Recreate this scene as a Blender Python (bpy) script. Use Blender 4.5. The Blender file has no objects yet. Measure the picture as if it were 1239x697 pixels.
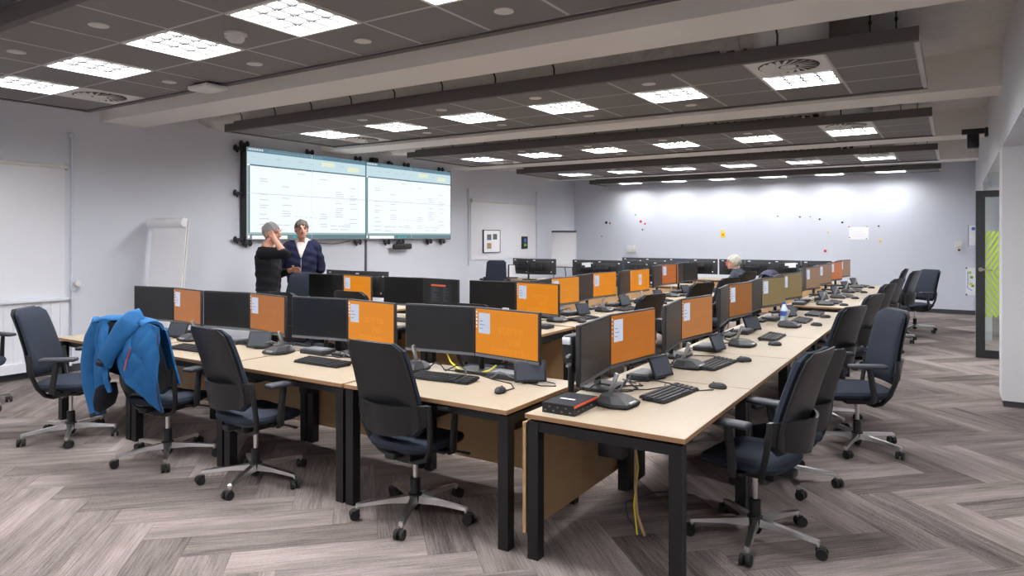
import bpy, bmesh, math, random
from mathutils import Vector, Matrix, Euler
random.seed(7)
sc = bpy.context.scene
C = sc.collection
PI = math.pi

# ------------------------------------------------------------------ camera, world, exposure
F_PX, YAW, HORIZON, EYE = 832.0, 0.5702, 286.0, 1.65
cam_d = bpy.data.cameras.new('camera')
cam = bpy.data.objects.new('camera', cam_d); C.objects.link(cam)
cam.location = (0, 0, EYE); cam.rotation_euler = (PI/2, 0, YAW)
cam_d.sensor_width = 36.0; cam_d.lens = F_PX/1239*36.0
cam_d.shift_y = -(348.5-HORIZON)/1239
cam_d.clip_start = 0.05; cam_d.clip_end = 100
sc.camera = cam
world = bpy.data.worlds.new('world'); sc.world = world; world.use_nodes = True
world.node_tree.nodes['Background'].inputs[0].default_value = (0.8, 0.85, 0.9, 1)
world.node_tree.nodes['Background'].inputs[1].default_value = 0.05
LIGHT = 62.0
sc.view_settings.view_transform = 'Standard'; sc.view_settings.look = 'None'
sc.view_settings.gamma = 1.0; sc.view_settings.exposure = 0.0
sc.view_settings.use_curve_mapping = False
sc.cycles.use_denoising = True
sc.cycles.sample_clamp_indirect = 6.0
sc.cycles.max_bounces = 8
sc.cycles.diffuse_bounces = 5

# ------------------------------------------------------------------ materials
def lin(c):
    r = []
    for v in c:
        v = v/255.0
        r.append(v/12.92 if v <= 0.04045 else ((v+0.055)/1.055)**2.4)
    return (r[0], r[1], r[2], 1.0)
M = {}
def mat(name, col, rough=0.6, metal=0.0, spec=0.5, noise=None, bump=None, emit=None, estr=0.0, coat=0.0):
    m = bpy.data.materials.new(name); m.use_nodes = True
    nt = m.node_tree; b = nt.nodes['Principled BSDF']
    b.inputs['Base Color'].default_value = lin(col)
    b.inputs['Roughness'].default_value = rough
    b.inputs['Metallic'].default_value = metal
    b.inputs['Specular IOR Level'].default_value = spec
    if coat: b.inputs['Coat Weight'].default_value = coat
    if noise or bump:
        tc = nt.nodes.new('ShaderNodeTexCoord')
    if noise:                                   # (scale, other colour, stretch)
        mp = nt.nodes.new('ShaderNodeMapping'); mp.inputs['Scale'].default_value = noise[2] if len(noise) > 2 else (1, 1, 1)
        nz = nt.nodes.new('ShaderNodeTexNoise'); nz.inputs['Scale'].default_value = noise[0]; nz.inputs['Detail'].default_value = 4
        mx = nt.nodes.new('ShaderNodeMix'); mx.data_type = 'RGBA'
        mx.inputs[6].default_value = lin(col); mx.inputs[7].default_value = lin(noise[1])
        nt.links.new(tc.outputs['Object'], mp.inputs[0]); nt.links.new(mp.outputs[0], nz.inputs['Vector'])
        nt.links.new(nz.outputs['Fac'], mx.inputs[0]); nt.links.new(mx.outputs[2], b.inputs['Base Color'])
    if bump:                                    # (scale, strength)
        n2 = nt.nodes.new('ShaderNodeTexNoise'); n2.inputs['Scale'].default_value = bump[0]; n2.inputs['Detail'].default_value = 3
        bp = nt.nodes.new('ShaderNodeBump'); bp.inputs['Strength'].default_value = bump[1]; bp.inputs['Distance'].default_value = 0.02
        nt.links.new(tc.outputs['Object'], n2.inputs['Vector']); nt.links.new(n2.outputs['Fac'], bp.inputs['Height'])
        nt.links.new(bp.outputs[0], b.inputs['Normal'])
    if emit:
        b.inputs['Emission Color'].default_value = lin(emit); b.inputs['Emission Strength'].default_value = estr
    M[name] = m
    return m
mat('wall_white', (218, 221, 228), 0.7, noise=(1.5, (213, 216, 224)))
mat('wall_panel', (216, 220, 230), 0.5, spec=0.3)
mat('column_white', (232, 231, 233), 0.6)
mat('concrete', (222, 218, 213), 0.85, noise=(3, (196, 191, 186)), bump=(60, 0.15))
mat('raw_concrete', (232, 228, 224), 0.95, noise=(14, (204, 200, 196)), bump=(50, 0.6))
mat('beam_paint', (240, 236, 230), 0.7)
mat('baseboard', (62, 62, 66), 0.6)
mat('tile_grey', (128, 125, 124), 0.85, noise=(200, (113, 110, 109)))
mat('rail_grey', (176, 174, 172), 0.5, spec=0.4)
mat('raft_edge', (84, 79, 77), 0.7)
mat('raft_end', (196, 194, 194), 0.5)
mat('fixture_white', (226, 224, 220), 0.5)
mat('vent_dark', (60, 60, 60), 0.7)
mat('disc_white', (208, 205, 200), 0.6)
mat('louvre', (44, 44, 44), 0.7, spec=0.1)
mat('light_tile', (255, 255, 255), 0.5, emit=(251, 252, 255), estr=LIGHT)
mat('duct_pale', (232, 227, 220), 0.6, noise=(8, (200, 193, 185)), bump=(25, 0.4))
mat('duct_foil', (232, 228, 222), 0.4, metal=0.2, noise=(18, (190, 182, 175)), bump=(22, 1.0))
mat('duct_steel', (222, 224, 222), 0.5, metal=0.15)
mat('wool', (88, 80, 70), 0.95, noise=(40, (40, 36, 30)), bump=(60, 1.0))
mat('black_metal', (26, 26, 28), 0.45, spec=0.35)
mat('black_plastic', (30, 30, 32), 0.42, spec=0.4)
mat('dark_plastic', (44, 44, 47), 0.5, spec=0.4)
mat('shell_plastic', (33, 33, 35), 0.38, spec=0.4)
mat('arm_pad', (56, 58, 64), 0.5, spec=0.35)
mat('grey_plastic', (95, 97, 103), 0.45)
mat('navy_fabric', (51, 56, 67), 0.92, spec=0.15, noise=(160, (44, 49, 59)))
mat('chrome', (226, 225, 223), 0.28, metal=1.0)
mat('rubber', (22, 22, 22), 0.7)
mat('silver', (190, 192, 195), 0.3, metal=0.8)
mat('maple', (170, 157, 138), 0.42, spec=0.4, noise=(5, (162, 147, 126), (1, 14, 6)))
mat('edge_brown', (158, 120, 84), 0.6)
mat('maple_panel', (186, 152, 110), 0.5, noise=(4, (175, 140, 98), (1, 1, 9)))
mat('screen_black', (10, 10, 12), 0.33, spec=0.5)
mat('screen_off', (18, 18, 20), 0.4, spec=0.5)
mat('white_card', (232, 234, 240), 0.6)
mat('paper', (250, 250, 252), 0.7)
mat('grey_paper', (215, 217, 222), 0.8)
mat('red', (205, 60, 45), 0.5)
mat('orange_red', (226, 84, 50), 0.5)
mat('yellow', (240, 214, 40), 0.5)
mat('yellow_cable', (226, 205, 40), 0.5)
mat('green', (110, 170, 60), 0.5)
mat('blue', (70, 100, 190), 0.5)
mat('lime', (176, 204, 66), 0.5)
mat('door_black', (34, 36, 38), 0.45)
mat('steel', (176, 172, 164), 0.3, metal=0.9)
mat('coat_blue', (34, 98, 150), 0.7, spec=0.25, noise=(6, (26, 82, 132)), bump=(18, 0.35))
mat('coat_lining', (18, 24, 36), 0.8)
mat('coat_navy', (50, 50, 74), 0.85)
mat('skin', (200, 146, 124), 0.55)
mat('skin_warm', (214, 150, 122), 0.55)
mat('hair_grey', (158, 156, 156), 0.8, noise=(40, (120, 118, 118)))
mat('hair_white', (188, 184, 172), 0.8, noise=(40, (140, 138, 128)))
mat('hair_brown', (92, 84, 78), 0.8, noise=(40, (62, 56, 52)))
mat('sweater_black', (24, 24, 28), 0.9, spec=0.2)
mat('cardigan_navy', (32, 34, 58), 0.9, spec=0.2)
mat('shirt_white', (226, 220, 214), 0.8)
mat('trouser_dark', (30, 31, 36), 0.85)
mat('shirt_slate', (48, 54, 66), 0.88)
mat('lip', (150, 90, 84), 0.6)
mat('water', (170, 200, 230), 0.1, spec=0.6)
mat('bottle_plastic', (206, 220, 236), 0.15, spec=0.6)
mat('cap_blue', (40, 84, 200), 0.4)
mat('mount_black', (38, 38, 42), 0.6)
mat('whiteboard', (242, 243, 246), 0.3)
mat('blind_white', (228, 228, 232), 0.75)
mat('radiator_white', (226, 227, 232), 0.5)

def emat(name, col, s=1.0, base=(8, 8, 8), rough=0.35):
    return mat(name, base, rough, emit=col, estr=s)
emat('scr_white', (240, 246, 250), 1.05)
emat('scr_header', (92, 128, 146), 1.0)
emat('scr_ribbon', (198, 222, 230), 1.0)
emat('scr_line', (64, 104, 118), 1.0)
emat('scr_text', (203, 209, 215), 1.0)
emat('scr_status', (150, 182, 178), 1.0)
emat('scr_task', (98, 124, 132), 1.0)
emat('scr_cyan', (40, 168, 180), 1.0)
emat('scr_yellowish', (228, 236, 206), 1.0)
ORANGE_BY_ANGLE = {'bright': (232, 140, 14), 'warm': (228, 142, 34), 'dim': (176, 106, 48), 'amber': (184, 104, 10), 'tan': (178, 112, 52),  # browner tones paint in the dimming of LCD panels viewed at a slant
          'brown': (146, 86, 18), 'olive': (130, 110, 70), 'oblique': (142, 108, 82), 'rust': (186, 102, 44)}
for k, c in ORANGE_BY_ANGLE.items():
    emat('orange_'+k, c, 0.86)
    emat('orange_text_'+k, tuple(min(255, int(v*1.03+5)) for v in c), 0.86)
emat('win_pale', (196, 204, 222), 0.95)
emat('term_dark', (30, 32, 38), 0.6)
emat('term_orange', (210, 96, 50), 0.9)
emat('term_grey', (88, 92, 100), 0.8)
emat('tablet_glow', (70, 74, 88), 0.7)

def glass_mat():
    m = bpy.data.materials.new('door_glass'); m.use_nodes = True
    nt = m.node_tree; nt.nodes.clear()
    o = nt.nodes.new('ShaderNodeOutputMaterial'); mx = nt.nodes.new('ShaderNodeMixShader'); mx.inputs[0].default_value = 0.12
    t = nt.nodes.new('ShaderNodeBsdfTransparent'); t.inputs[0].default_value = (0.93, 0.96, 0.94, 1)
    g = nt.nodes.new('ShaderNodeBsdfGlossy'); g.inputs['Roughness'].default_value = 0.05
    nt.links.new(t.outputs[0], mx.inputs[1]); nt.links.new(g.outputs[0], mx.inputs[2]); nt.links.new(mx.outputs[0], o.inputs[0])
    M['door_glass'] = m
glass_mat()

def carpet_mat():
    m = bpy.data.materials.new('carpet_plank'); m.use_nodes = True
    nt = m.node_tree; b = nt.nodes['Principled BSDF']; b.inputs['Roughness'].default_value = 0.95
    b.inputs['Specular IOR Level'].default_value = 0.12
    N = nt.nodes.new; L = nt.links.new
    uv = N('ShaderNodeUVMap'); oi = N('ShaderNodeObjectInfo'); at = N('ShaderNodeAttribute'); at.attribute_name = 'rnd'
    add = N('ShaderNodeMath'); add.operation = 'ADD'; L(oi.outputs['Random'], add.inputs[0]); L(at.outputs['Fac'], add.inputs[1])
    fr = N('ShaderNodeMath'); fr.operation = 'FRACT'; L(add.outputs[0], fr.inputs[0])
    off = N('ShaderNodeMath'); off.operation = 'MULTIPLY'; off.inputs[1].default_value = 37.0; L(fr.outputs[0], off.inputs[0])
    cx = N('ShaderNodeCombineXYZ'); L(off.outputs[0], cx.inputs[2])
    va = N('ShaderNodeVectorMath'); va.operation = 'ADD'; L(uv.outputs[0], va.inputs[0]); L(cx.outputs[0], va.inputs[1])
    def nz(scale, sx, sy, det):
        mp = N('ShaderNodeMapping'); mp.inputs['Scale'].default_value = (sx, sy, 1); L(va.outputs[0], mp.inputs[0])
        n = N('ShaderNodeTexNoise'); n.inputs['Scale'].default_value = scale; n.inputs['Detail'].default_value = det; L(mp.outputs[0], n.inputs['Vector'])
        return n
    broad = nz(1.0, 1.1, 9.0, 2.0)        # wide soft bands along the plank
    streak = nz(1.0, 5.0, 110.0, 4.0)     # fine yarn streaks
    speck = nz(1.0, 90.0, 260.0, 2.0)
    m1 = N('ShaderNodeMath'); m1.operation = 'MULTIPLY_ADD'; m1.inputs[1].default_value = 0.8; L(broad.outputs['Fac'], m1.inputs[0])
    m2 = N('ShaderNodeMath'); m2.operation = 'MULTIPLY_ADD'; m2.inputs[1].default_value = 0.75; L(streak.outputs['Fac'], m2.inputs[0])
    m3 = N('ShaderNodeMath'); m3.operation = 'MULTIPLY_ADD'; m3.inputs[1].default_value = 0.55; L(speck.outputs['Fac'], m3.inputs[0])
    m4 = N('ShaderNodeMath'); m4.operation = 'MULTIPLY_ADD'; m4.inputs[1].default_value = 0.34; m4.inputs[2].default_value = -0.72; L(fr.outputs[0], m4.inputs[0])
    L(m4.outputs[0], m3.inputs[2]); L(m3.outputs[0], m2.inputs[2]); L(m2.outputs[0], m1.inputs[2])
    rp = N('ShaderNodeValToRGB'); L(m1.outputs[0], rp.inputs[0])
    e = rp.color_ramp.elements
    e[0].position = 0.12; e[0].color = lin((72, 65, 63)); e[1].position = 0.95; e[1].color = lin((164, 151, 147))
    k = rp.color_ramp.elements.new(0.5); k.color = lin((122, 112, 108))
    L(rp.outputs[0], b.inputs['Base Color'])
    bp = N('ShaderNodeBump'); bp.inputs['Strength'].default_value = 0.35; bp.inputs['Distance'].default_value = 0.004
    L(streak.outputs['Fac'], bp.inputs['Height']); L(bp.outputs[0], b.inputs['Normal'])
    M['carpet'] = m
carpet_mat()

# ------------------------------------------------------------------ mesh helpers
class MB:
    """collects shapes and builds one mesh"""
    def __init__(s): s.v = []; s.f = []; s.mi = []; s.sm = []; s.mats = []
    def slot(s, m):
        if m not in s.mats: s.mats.append(m)
        return s.mats.index(m)
    def add(s, vs, fs, m, smooth=False, mtx=None):
        o = len(s.v); k = s.slot(m)
        for p in vs:
            p = Vector(p)
            s.v.append(tuple(mtx @ p) if mtx else tuple(p))
        for f in fs:
            s.f.append([i+o for i in f]); s.mi.append(k); s.sm.append(smooth)
        return s
    def box(s, c, sz, m, mtx=None):
        x, y, z = c; a, b, d = sz[0]/2, sz[1]/2, sz[2]/2
        vs = [(x+i*a, y+j*b, z+k*d) for k in (-1, 1) for j in (-1, 1) for i in (-1, 1)]
        fs = [(0, 2, 3, 1), (4, 5, 7, 6), (0, 1, 5, 4), (2, 6, 7, 3), (0, 4, 6, 2), (1, 3, 7, 5)]
        return s.add(vs, fs, m, False, mtx)
    def box2(s, lo, hi, m, mtx=None):
        return s.box([(lo[i]+hi[i])/2 for i in range(3)], [hi[i]-lo[i] for i in range(3)], m, mtx)
    def rbox(s, c, sz, r, m, mtx=None, seg=2):
        bm = bmesh.new(); bmesh.ops.create_cube(bm, size=1.0)
        for v in bm.verts: v.co = Vector((v.co.x*sz[0], v.co.y*sz[1], v.co.z*sz[2]))
        bmesh.ops.bevel(bm, geom=list(bm.edges), offset=min(r, min(sz)*0.49), segments=seg, affect='EDGES', profile=0.5)
        bm.verts.index_update()
        vs = [v.co+Vector(c) for v in bm.verts]; fs = [[v.index for v in f.verts] for f in bm.faces]
        bm.free()
        return s.add(vs, fs, m, True, mtx)
    def loft(s, rings, m, cap=True, smooth=True, closed=True, mtx=None):
        n = len(rings[0]); vs = [p for r in rings for p in r]; fs = []
        for i in range(len(rings)-1):
            for j in range(n if closed else n-1):
                k = (j+1) % n
                fs.append((i*n+j, i*n+k, (i+1)*n+k, (i+1)*n+j))
        if cap:
            fs.append(list(range(n))[::-1]); o = (len(rings)-1)*n; fs.append([o+j for j in range(n)])
        return s.add(vs, fs, m, smooth, mtx)
    def tube(s, path, r, m, n=8, flat=1.0, cap=True, mtx=None):
        path = [Vector(p) for p in path]; rr = r if isinstance(r, (list, tuple)) else [r]*len(path)
        rings = []; up = Vector((0, 0, 1)); prev = None
        for i, p in enumerate(path):
            t = (path[min(i+1, len(path)-1)]-path[max(i-1, 0)]).normalized()
            if prev is None:
                a = up if abs(t.z) < 0.9 else Vector((1, 0, 0))
                u = t.cross(a).normalized()
            else:
                u = (prev - t*prev.dot(t)).normalized()
            w = t.cross(u); prev = u
            rings.append([p+(u*math.cos(2*PI*k/n)+w*math.sin(2*PI*k/n)*flat)*rr[i] for k in range(n)])
        return s.loft(rings, m, cap, True, True, mtx)
    def cyl(s, p0, p1, r, m, n=12, r1=None, mtx=None):
        return s.tube([p0, p1], [r, r if r1 is None else r1], m, n, mtx=mtx)
    def ell(s, c, rad, m, nu=14, nv=9, mtx=None):
        rings = []
        for i in range(nv+1):
            th = PI*i/nv; th = min(max(th, 0.02), PI-0.02)
            rings.append([(c[0]+rad[0]*math.sin(th)*math.cos(2*PI*k/nu), c[1]+rad[1]*math.sin(th)*math.sin(2*PI*k/nu), c[2]-rad[2]*math.cos(th)) for k in range(nu)])
        return s.loft(rings, m, True, True, True, mtx)
    def disc(s, c, r, h, m, n=20, mtx=None):
        return s.cyl((c[0], c[1], c[2]), (c[0], c[1], c[2]+h), r, m, n, mtx=mtx)
    def prism(s, pts, z0, z1, m, mtx=None):
        n = len(pts); vs = [(p[0], p[1], z0) for p in pts]+[(p[0], p[1], z1) for p in pts]
        fs = [list(range(n))[::-1], [n+i for i in range(n)]]+[(i, (i+1) % n, n+(i+1) % n, n+i) for i in range(n)]
        return s.add(vs, fs, m, False, mtx)
    def sheet(s, fn, nu, nv, th, m, mtx=None):
        """a cloth sheet of thickness th; fn(u, v) -> point"""
        P = [[Vector(fn(i/nu, j/nv)) for i in range(nu+1)] for j in range(nv+1)]
        vs = []; fs = []; W = nu+1
        Nn = [[None]*(nu+1) for _ in range(nv+1)]
        for j in range(nv+1):
            for i in range(nu+1):
                a = P[j][min(i+1, nu)]-P[j][max(i-1, 0)]; b = P[min(j+1, nv)][i]-P[max(j-1, 0)][i]
                q = a.cross(b); Nn[j][i] = q.normalized() if q.length > 1e-9 else Vector((0, 0, 1))
        for sgn in (0, 1):
            for j in range(nv+1):
                for i in range(nu+1): vs.append(P[j][i]+Nn[j][i]*th*(sgn-0.5))
        K = W*(nv+1)
        for j in range(nv):
            for i in range(nu):
                a = j*W+i
                fs.append((a, a+W, a+W+1, a+1)); fs.append((K+a, K+a+1, K+a+W+1, K+a+W))
        for i in range(nu):
            fs.append((i, i+1, K+i+1, K+i)); a = nv*W+i; fs.append((a+1, a, K+a, K+a+1))
        for j in range(nv):
            a = j*W; fs.append((a+W, a, K+a, K+a+W)); a = j*W+nu; fs.append((a, a+W, K+a+W, K+a))
        return s.add(vs, fs, m, True, mtx)
    def mesh(s, name):
        me = bpy.data.meshes.new(name); me.from_pydata(s.v, [], s.f)
        for m in s.mats: me.materials.append(M[m])
        me.polygons.foreach_set('material_index', s.mi); me.polygons.foreach_set('use_smooth', s.sm)
        bm = bmesh.new(); bm.from_mesh(me); bmesh.ops.recalc_face_normals(bm, faces=bm.faces); bm.to_mesh(me); bm.free()
        me.update()
        if any(s.sm):
            try: me.set_sharp_from_angle(angle=math.radians(42))
            except Exception: pass
        return me
    def build(s, name, parent=None, loc=(0, 0, 0), rz=0.0):
        return put(name, s.mesh(name), parent, loc, rz)
def put(name, me, parent=None, loc=(0, 0, 0), rz=0.0, rx=0.0):
    o = bpy.data.objects.new(name, me); C.objects.link(o)
    o.parent = parent; o.location = loc; o.rotation_euler = (rx, 0, rz)
    return o
LABELS = {}
def tag(o, label, cat, group=None):
    o['label'] = label; o['category'] = cat
    if group: o['group'] = group
    return o
def thing(name, label, cat, loc=(0, 0, 0), rz=0.0, group=None):
    o = bpy.data.objects.new(name, None); C.objects.link(o); o.empty_display_size = 0.1
    o.location = loc; o.rotation_euler = (0, 0, rz)
    return tag(o, label, cat, group)
def struct(o): o['kind'] = 'structure'; return o
def stuff(o): o['kind'] = 'stuff'; return o
def rrect(w, t, n=16, e=4.0):
    """rounded rectangle outline, superellipse"""
    r = []
    for k in range(n):
        a = 2*PI*(k+0.5)/n; c, s_ = math.cos(a), math.sin(a)
        r.append((w*math.copysign(abs(c)**(2/e), c), t*math.copysign(abs(s_)**(2/e), s_)))
    return r
ORD = ['first', 'second', 'third', 'fourth', 'fifth', 'sixth', 'seventh', 'eighth']

# ------------------------------------------------------------------ the room
XL, XR, YB, YF, ZC = -9.06, 0.40, 17.42, -2.6, 3.46
struct(MB().box2((XL-0.2, YF-0.2, -0.12), (2.6, YB+0.2, -0.012), 'baseboard').build('floor'))
FLOOR = bpy.data.objects['floor']
# carpet planks laid in herringbone: 0.25 x 1.0 m, zigzags run along X
pw, pl = 0.25, 1.0
def plank_mesh():
    me = bpy.data.meshes.new('carpet_plank'); g = 0.0012; h = 0.012
    a, b = pl/2-g, pw/2-g
    vs = [(-a, -b, -h), (a, -b, -h), (a, b, -h), (-a, b, -h), (-a, -b, 0), (a, -b, 0), (a, b, 0), (-a, b, 0)]
    fs = [(4, 5, 6, 7), (0, 1, 5, 4), (1, 2, 6, 5), (2, 3, 7, 6), (3, 0, 4, 7)]
    return vs, fs
pvs, pfs = plank_mesh()
def mk_planks(name, items):
    me = bpy.data.meshes.new(name); V = []; Fc = []; UV = []; R = []
    for (x, y, a, rnd) in items:
        o = len(V); ca, sa = math.cos(a), math.sin(a)
        for p in pvs: V.append((x+p[0]*ca-p[1]*sa, y+p[0]*sa+p[1]*ca, p[2]))
        for f in pfs:
            Fc.append([i+o for i in f])
            for i in f: UV += [pvs[i][0], pvs[i][1]]
            R.append(rnd)
    me.from_pydata(V, [], Fc); uvl = me.uv_layers.new(name='UVMap'); uvl.data.foreach_set('uv', UV)
    at = me.attributes.new('rnd', 'FLOAT', 'FACE'); at.data.foreach_set('value', R)
    me.materials.append(M['carpet']); return me
def proj(p):
    v = Vector(p)-Vector((0, 0, EYE)); fw = Vector((-math.sin(YAW), math.cos(YAW), 0)); rt = Vector((math.cos(YAW), math.sin(YAW), 0))
    z = v.dot(fw)
    if z < 0.05: return None
    return (619.5+F_PX*v.dot(rt)/z, HORIZON-F_PX*v.z/z, z)
planks = []
x0, y0 = -4.23-0.1768, 2.054
s2 = pw/math.sqrt(2)
for j in range(-12, 14):
    for k in range(-90, 90):
        for (cu, cv, ang) in ((k+2+8*j, k+0.5, -PI/4), (k+4.5+8*j, k-1, PI/4)):
            X = x0+(cu+cv)*s2; Y = y0+(cv-cu)*s2
            if XL-0.5 < X < 2.5 and YF-0.4 < Y < YB+0.5: planks.append((X, Y, ang))
inview = []; rest = []
for (X, Y, a) in planks:
    q = proj((X, Y, 0))
    if q and -60 < q[0] < 1300 and q[1] < 760 and X < 0.9: inview.append((q[2], X, Y, a))
    else: rest.append((X, Y, a))
inview.sort()
shared = mk_planks('carpet_plank', [(0, 0, 0, 0.0)])
for (d, X, Y, a) in inview[:300]:
    put('carpet_plank', shared, FLOOR, (X, Y, 0), a)
stuff(put('carpet_planks_beyond', mk_planks('carpet_planks_beyond', [(x, y, a, random.random()) for (_, x, y, a) in inview[300:]]+[(x, y, a, random.random()) for (x, y, a) in rest]), FLOOR))

struct(MB().box2((XL-0.2, YF-0.2, 0), (XL, YB+0.2, ZC), 'wall_white').build('wall_left'))
wb = struct(MB().box2((XL, YB, 0), (2.6, YB+0.2, ZC), 'wall_white').build('wall_back'))
struct(MB().box2((XL, YF-0.2, 0), (2.6, YF, ZC), 'wall_white').build('wall_front'))
struct(MB().box2((2.4, YF, 0), (2.6, YB, ZC), 'wall_white').build('wall_corridor'))
struct(MB().box2((XL-0.2, YF-0.2, ZC), (2.6, YB+0.2, ZC+0.2), 'raw_concrete').build('ceiling'))
# header wall above the opening on the right and the white pier under it
wr = MB(); wr.box2((XR, YF, 2.52), (XR+0.45, YB, ZC), 'wall_white')
WR = struct(wr.build('wall_right'))
struct(MB().box2((XR, 13.2, 0), (XR+0.12, YB, 2.52), 'wall_white').build('wall_right_far'))
pier = MB(); pier.box2((XR-0.0, 8.17, 0.06), (XR+0.20, 8.62, 2.52), 'column_white'); pier.box2((XR+0.205, 8.175, 0.06), (XR+1.2, 8.62, 2.52), 'column_white')
P_ = struct(pier.build('wall_pier'))
struct(MB().box2((XR+0.012, 8.185, 0), (XR+1.2, 8.61, 0.06), 'baseboard').build('baseboard_pier'))
# beams
for i, y in enumerate((-2.7, 0.9, 4.5, 8.1, 11.7, 15.3)):
    struct(MB().box2((XL, y, 3.10), (XR, y+0.56, ZC), 'beam_paint').build('trim_%d' % (i+1)))
# panelling of the back wall
pnl = MB()
for k in range(8):
    xa = XL+0.02+k*1.18; pnl_o = MB().box2((xa, YB-0.022, 0.09), (min(xa+1.1785, XR-0.03), YB-0.001, 2.29), 'wall_panel').build('wall_panel', wb)
struct(MB().box2((XL, YB-0.035, 0), (XR, YB, 0.09), 'baseboard').build('baseboard_back'))
struct(MB().box2((XL, YF, 0), (XL+0.02, YB, 0.09), 'baseboard').build('baseboard_left'))

# ------------------------------------------------------------------ suspended ceiling rafts
ZR = 3.04; TX0 = -0.23; TS = 0.6
tile_me = MB().rbox((0, 0, 0.012), (0.582, 0.582, 0.024), 0.003, 'tile_grey', seg=1).mesh('ceiling_tile')
short_me = MB().rbox((0, 0, 0.012), (0.582, 0.352, 0.024), 0.003, 'tile_grey', seg=1).mesh('ceiling_tile')
strip_me = MB().rbox((0, 0, 0.012), (0.582, 0.212, 0.024), 0.003, 'tile_grey', seg=1).mesh('ceiling_tile')
def fixture_meshes(ly):
    fr = MB()
    for sx in (-1, 1): fr.box((sx*0.285, 0, 0.012), (0.024, ly, 0.036), 'fixture_white')
    for sy in (-1, 1): fr.box((0, sy*(ly/2-0.012), 0.012), (0.546, 0.024, 0.036), 'fixture_white')
    df = MB().box((0, 0, 0.030), (0.545, ly-0.05, 0.004), 'light_tile')
    lv = MB()
    for k in (-1, 0, 1):
        lv.box((k*0.136, 0, 0.019), (0.013, ly-0.05, 0.014), 'louvre')
        lv.box((0, k*(ly-0.05)/4, 0.019), (0.545, 0.013, 0.014), 'louvre')
    return fr.mesh('frame'), df.mesh('diffuser'), lv.mesh('louvre')
FX = fixture_meshes(0.594); FXS = fixture_meshes(0.36)
def vent_meshes():
    pl_ = MB().rbox((0, 0, 0.008), (0.592, 0.592, 0.02), 0.003, 'fixture_white', seg=1)
    hole = MB().disc((0, 0, -0.004), 0.235, 0.004, 'vent_dark', 28)
    vane = MB()
    for k in range(20):
        a = 2*PI*k/20; c, s_ = math.cos(a), math.sin(a)
        mt = Matrix.Rotation(a, 4, 'Z') @ Matrix.Translation((0.15, 0, -0.008)) @ Matrix.Rotation(0.35, 4, 'Z') @ Matrix.Rotation(0.3, 4, 'X')
        vane.box((0, 0, 0), (0.15, 0.030, 0.004), 'fixture_white', mt)
    cen = MB().disc((0, 0, -0.010), 0.06, 0.006, 'fixture_white', 20)
    return pl_.mesh('vent_plate'), hole.mesh('vent_opening'), vane.mesh('vanes'), cen.mesh('vent_hub')
VT = vent_meshes()
disc_me = MB().disc((0, 0, -0.006), 0.062, 0.006, 'disc_white', 24).mesh('flush_disc')
RAFTN = ['nearest raft', 'second raft', 'third raft', 'fourth raft', 'last raft']
def light_at(x, y, lab, small=False):
    t = thing('ceiling_light', lab, 'ceiling light', (x, y, ZR), 0, 'square louvre lights in the ceiling rafts')
    A_ = FXS if small else FX
    put('frame', A_[0], t); d = put('diffuser', A_[1], t); put('louvre', A_[2], d)
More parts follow.
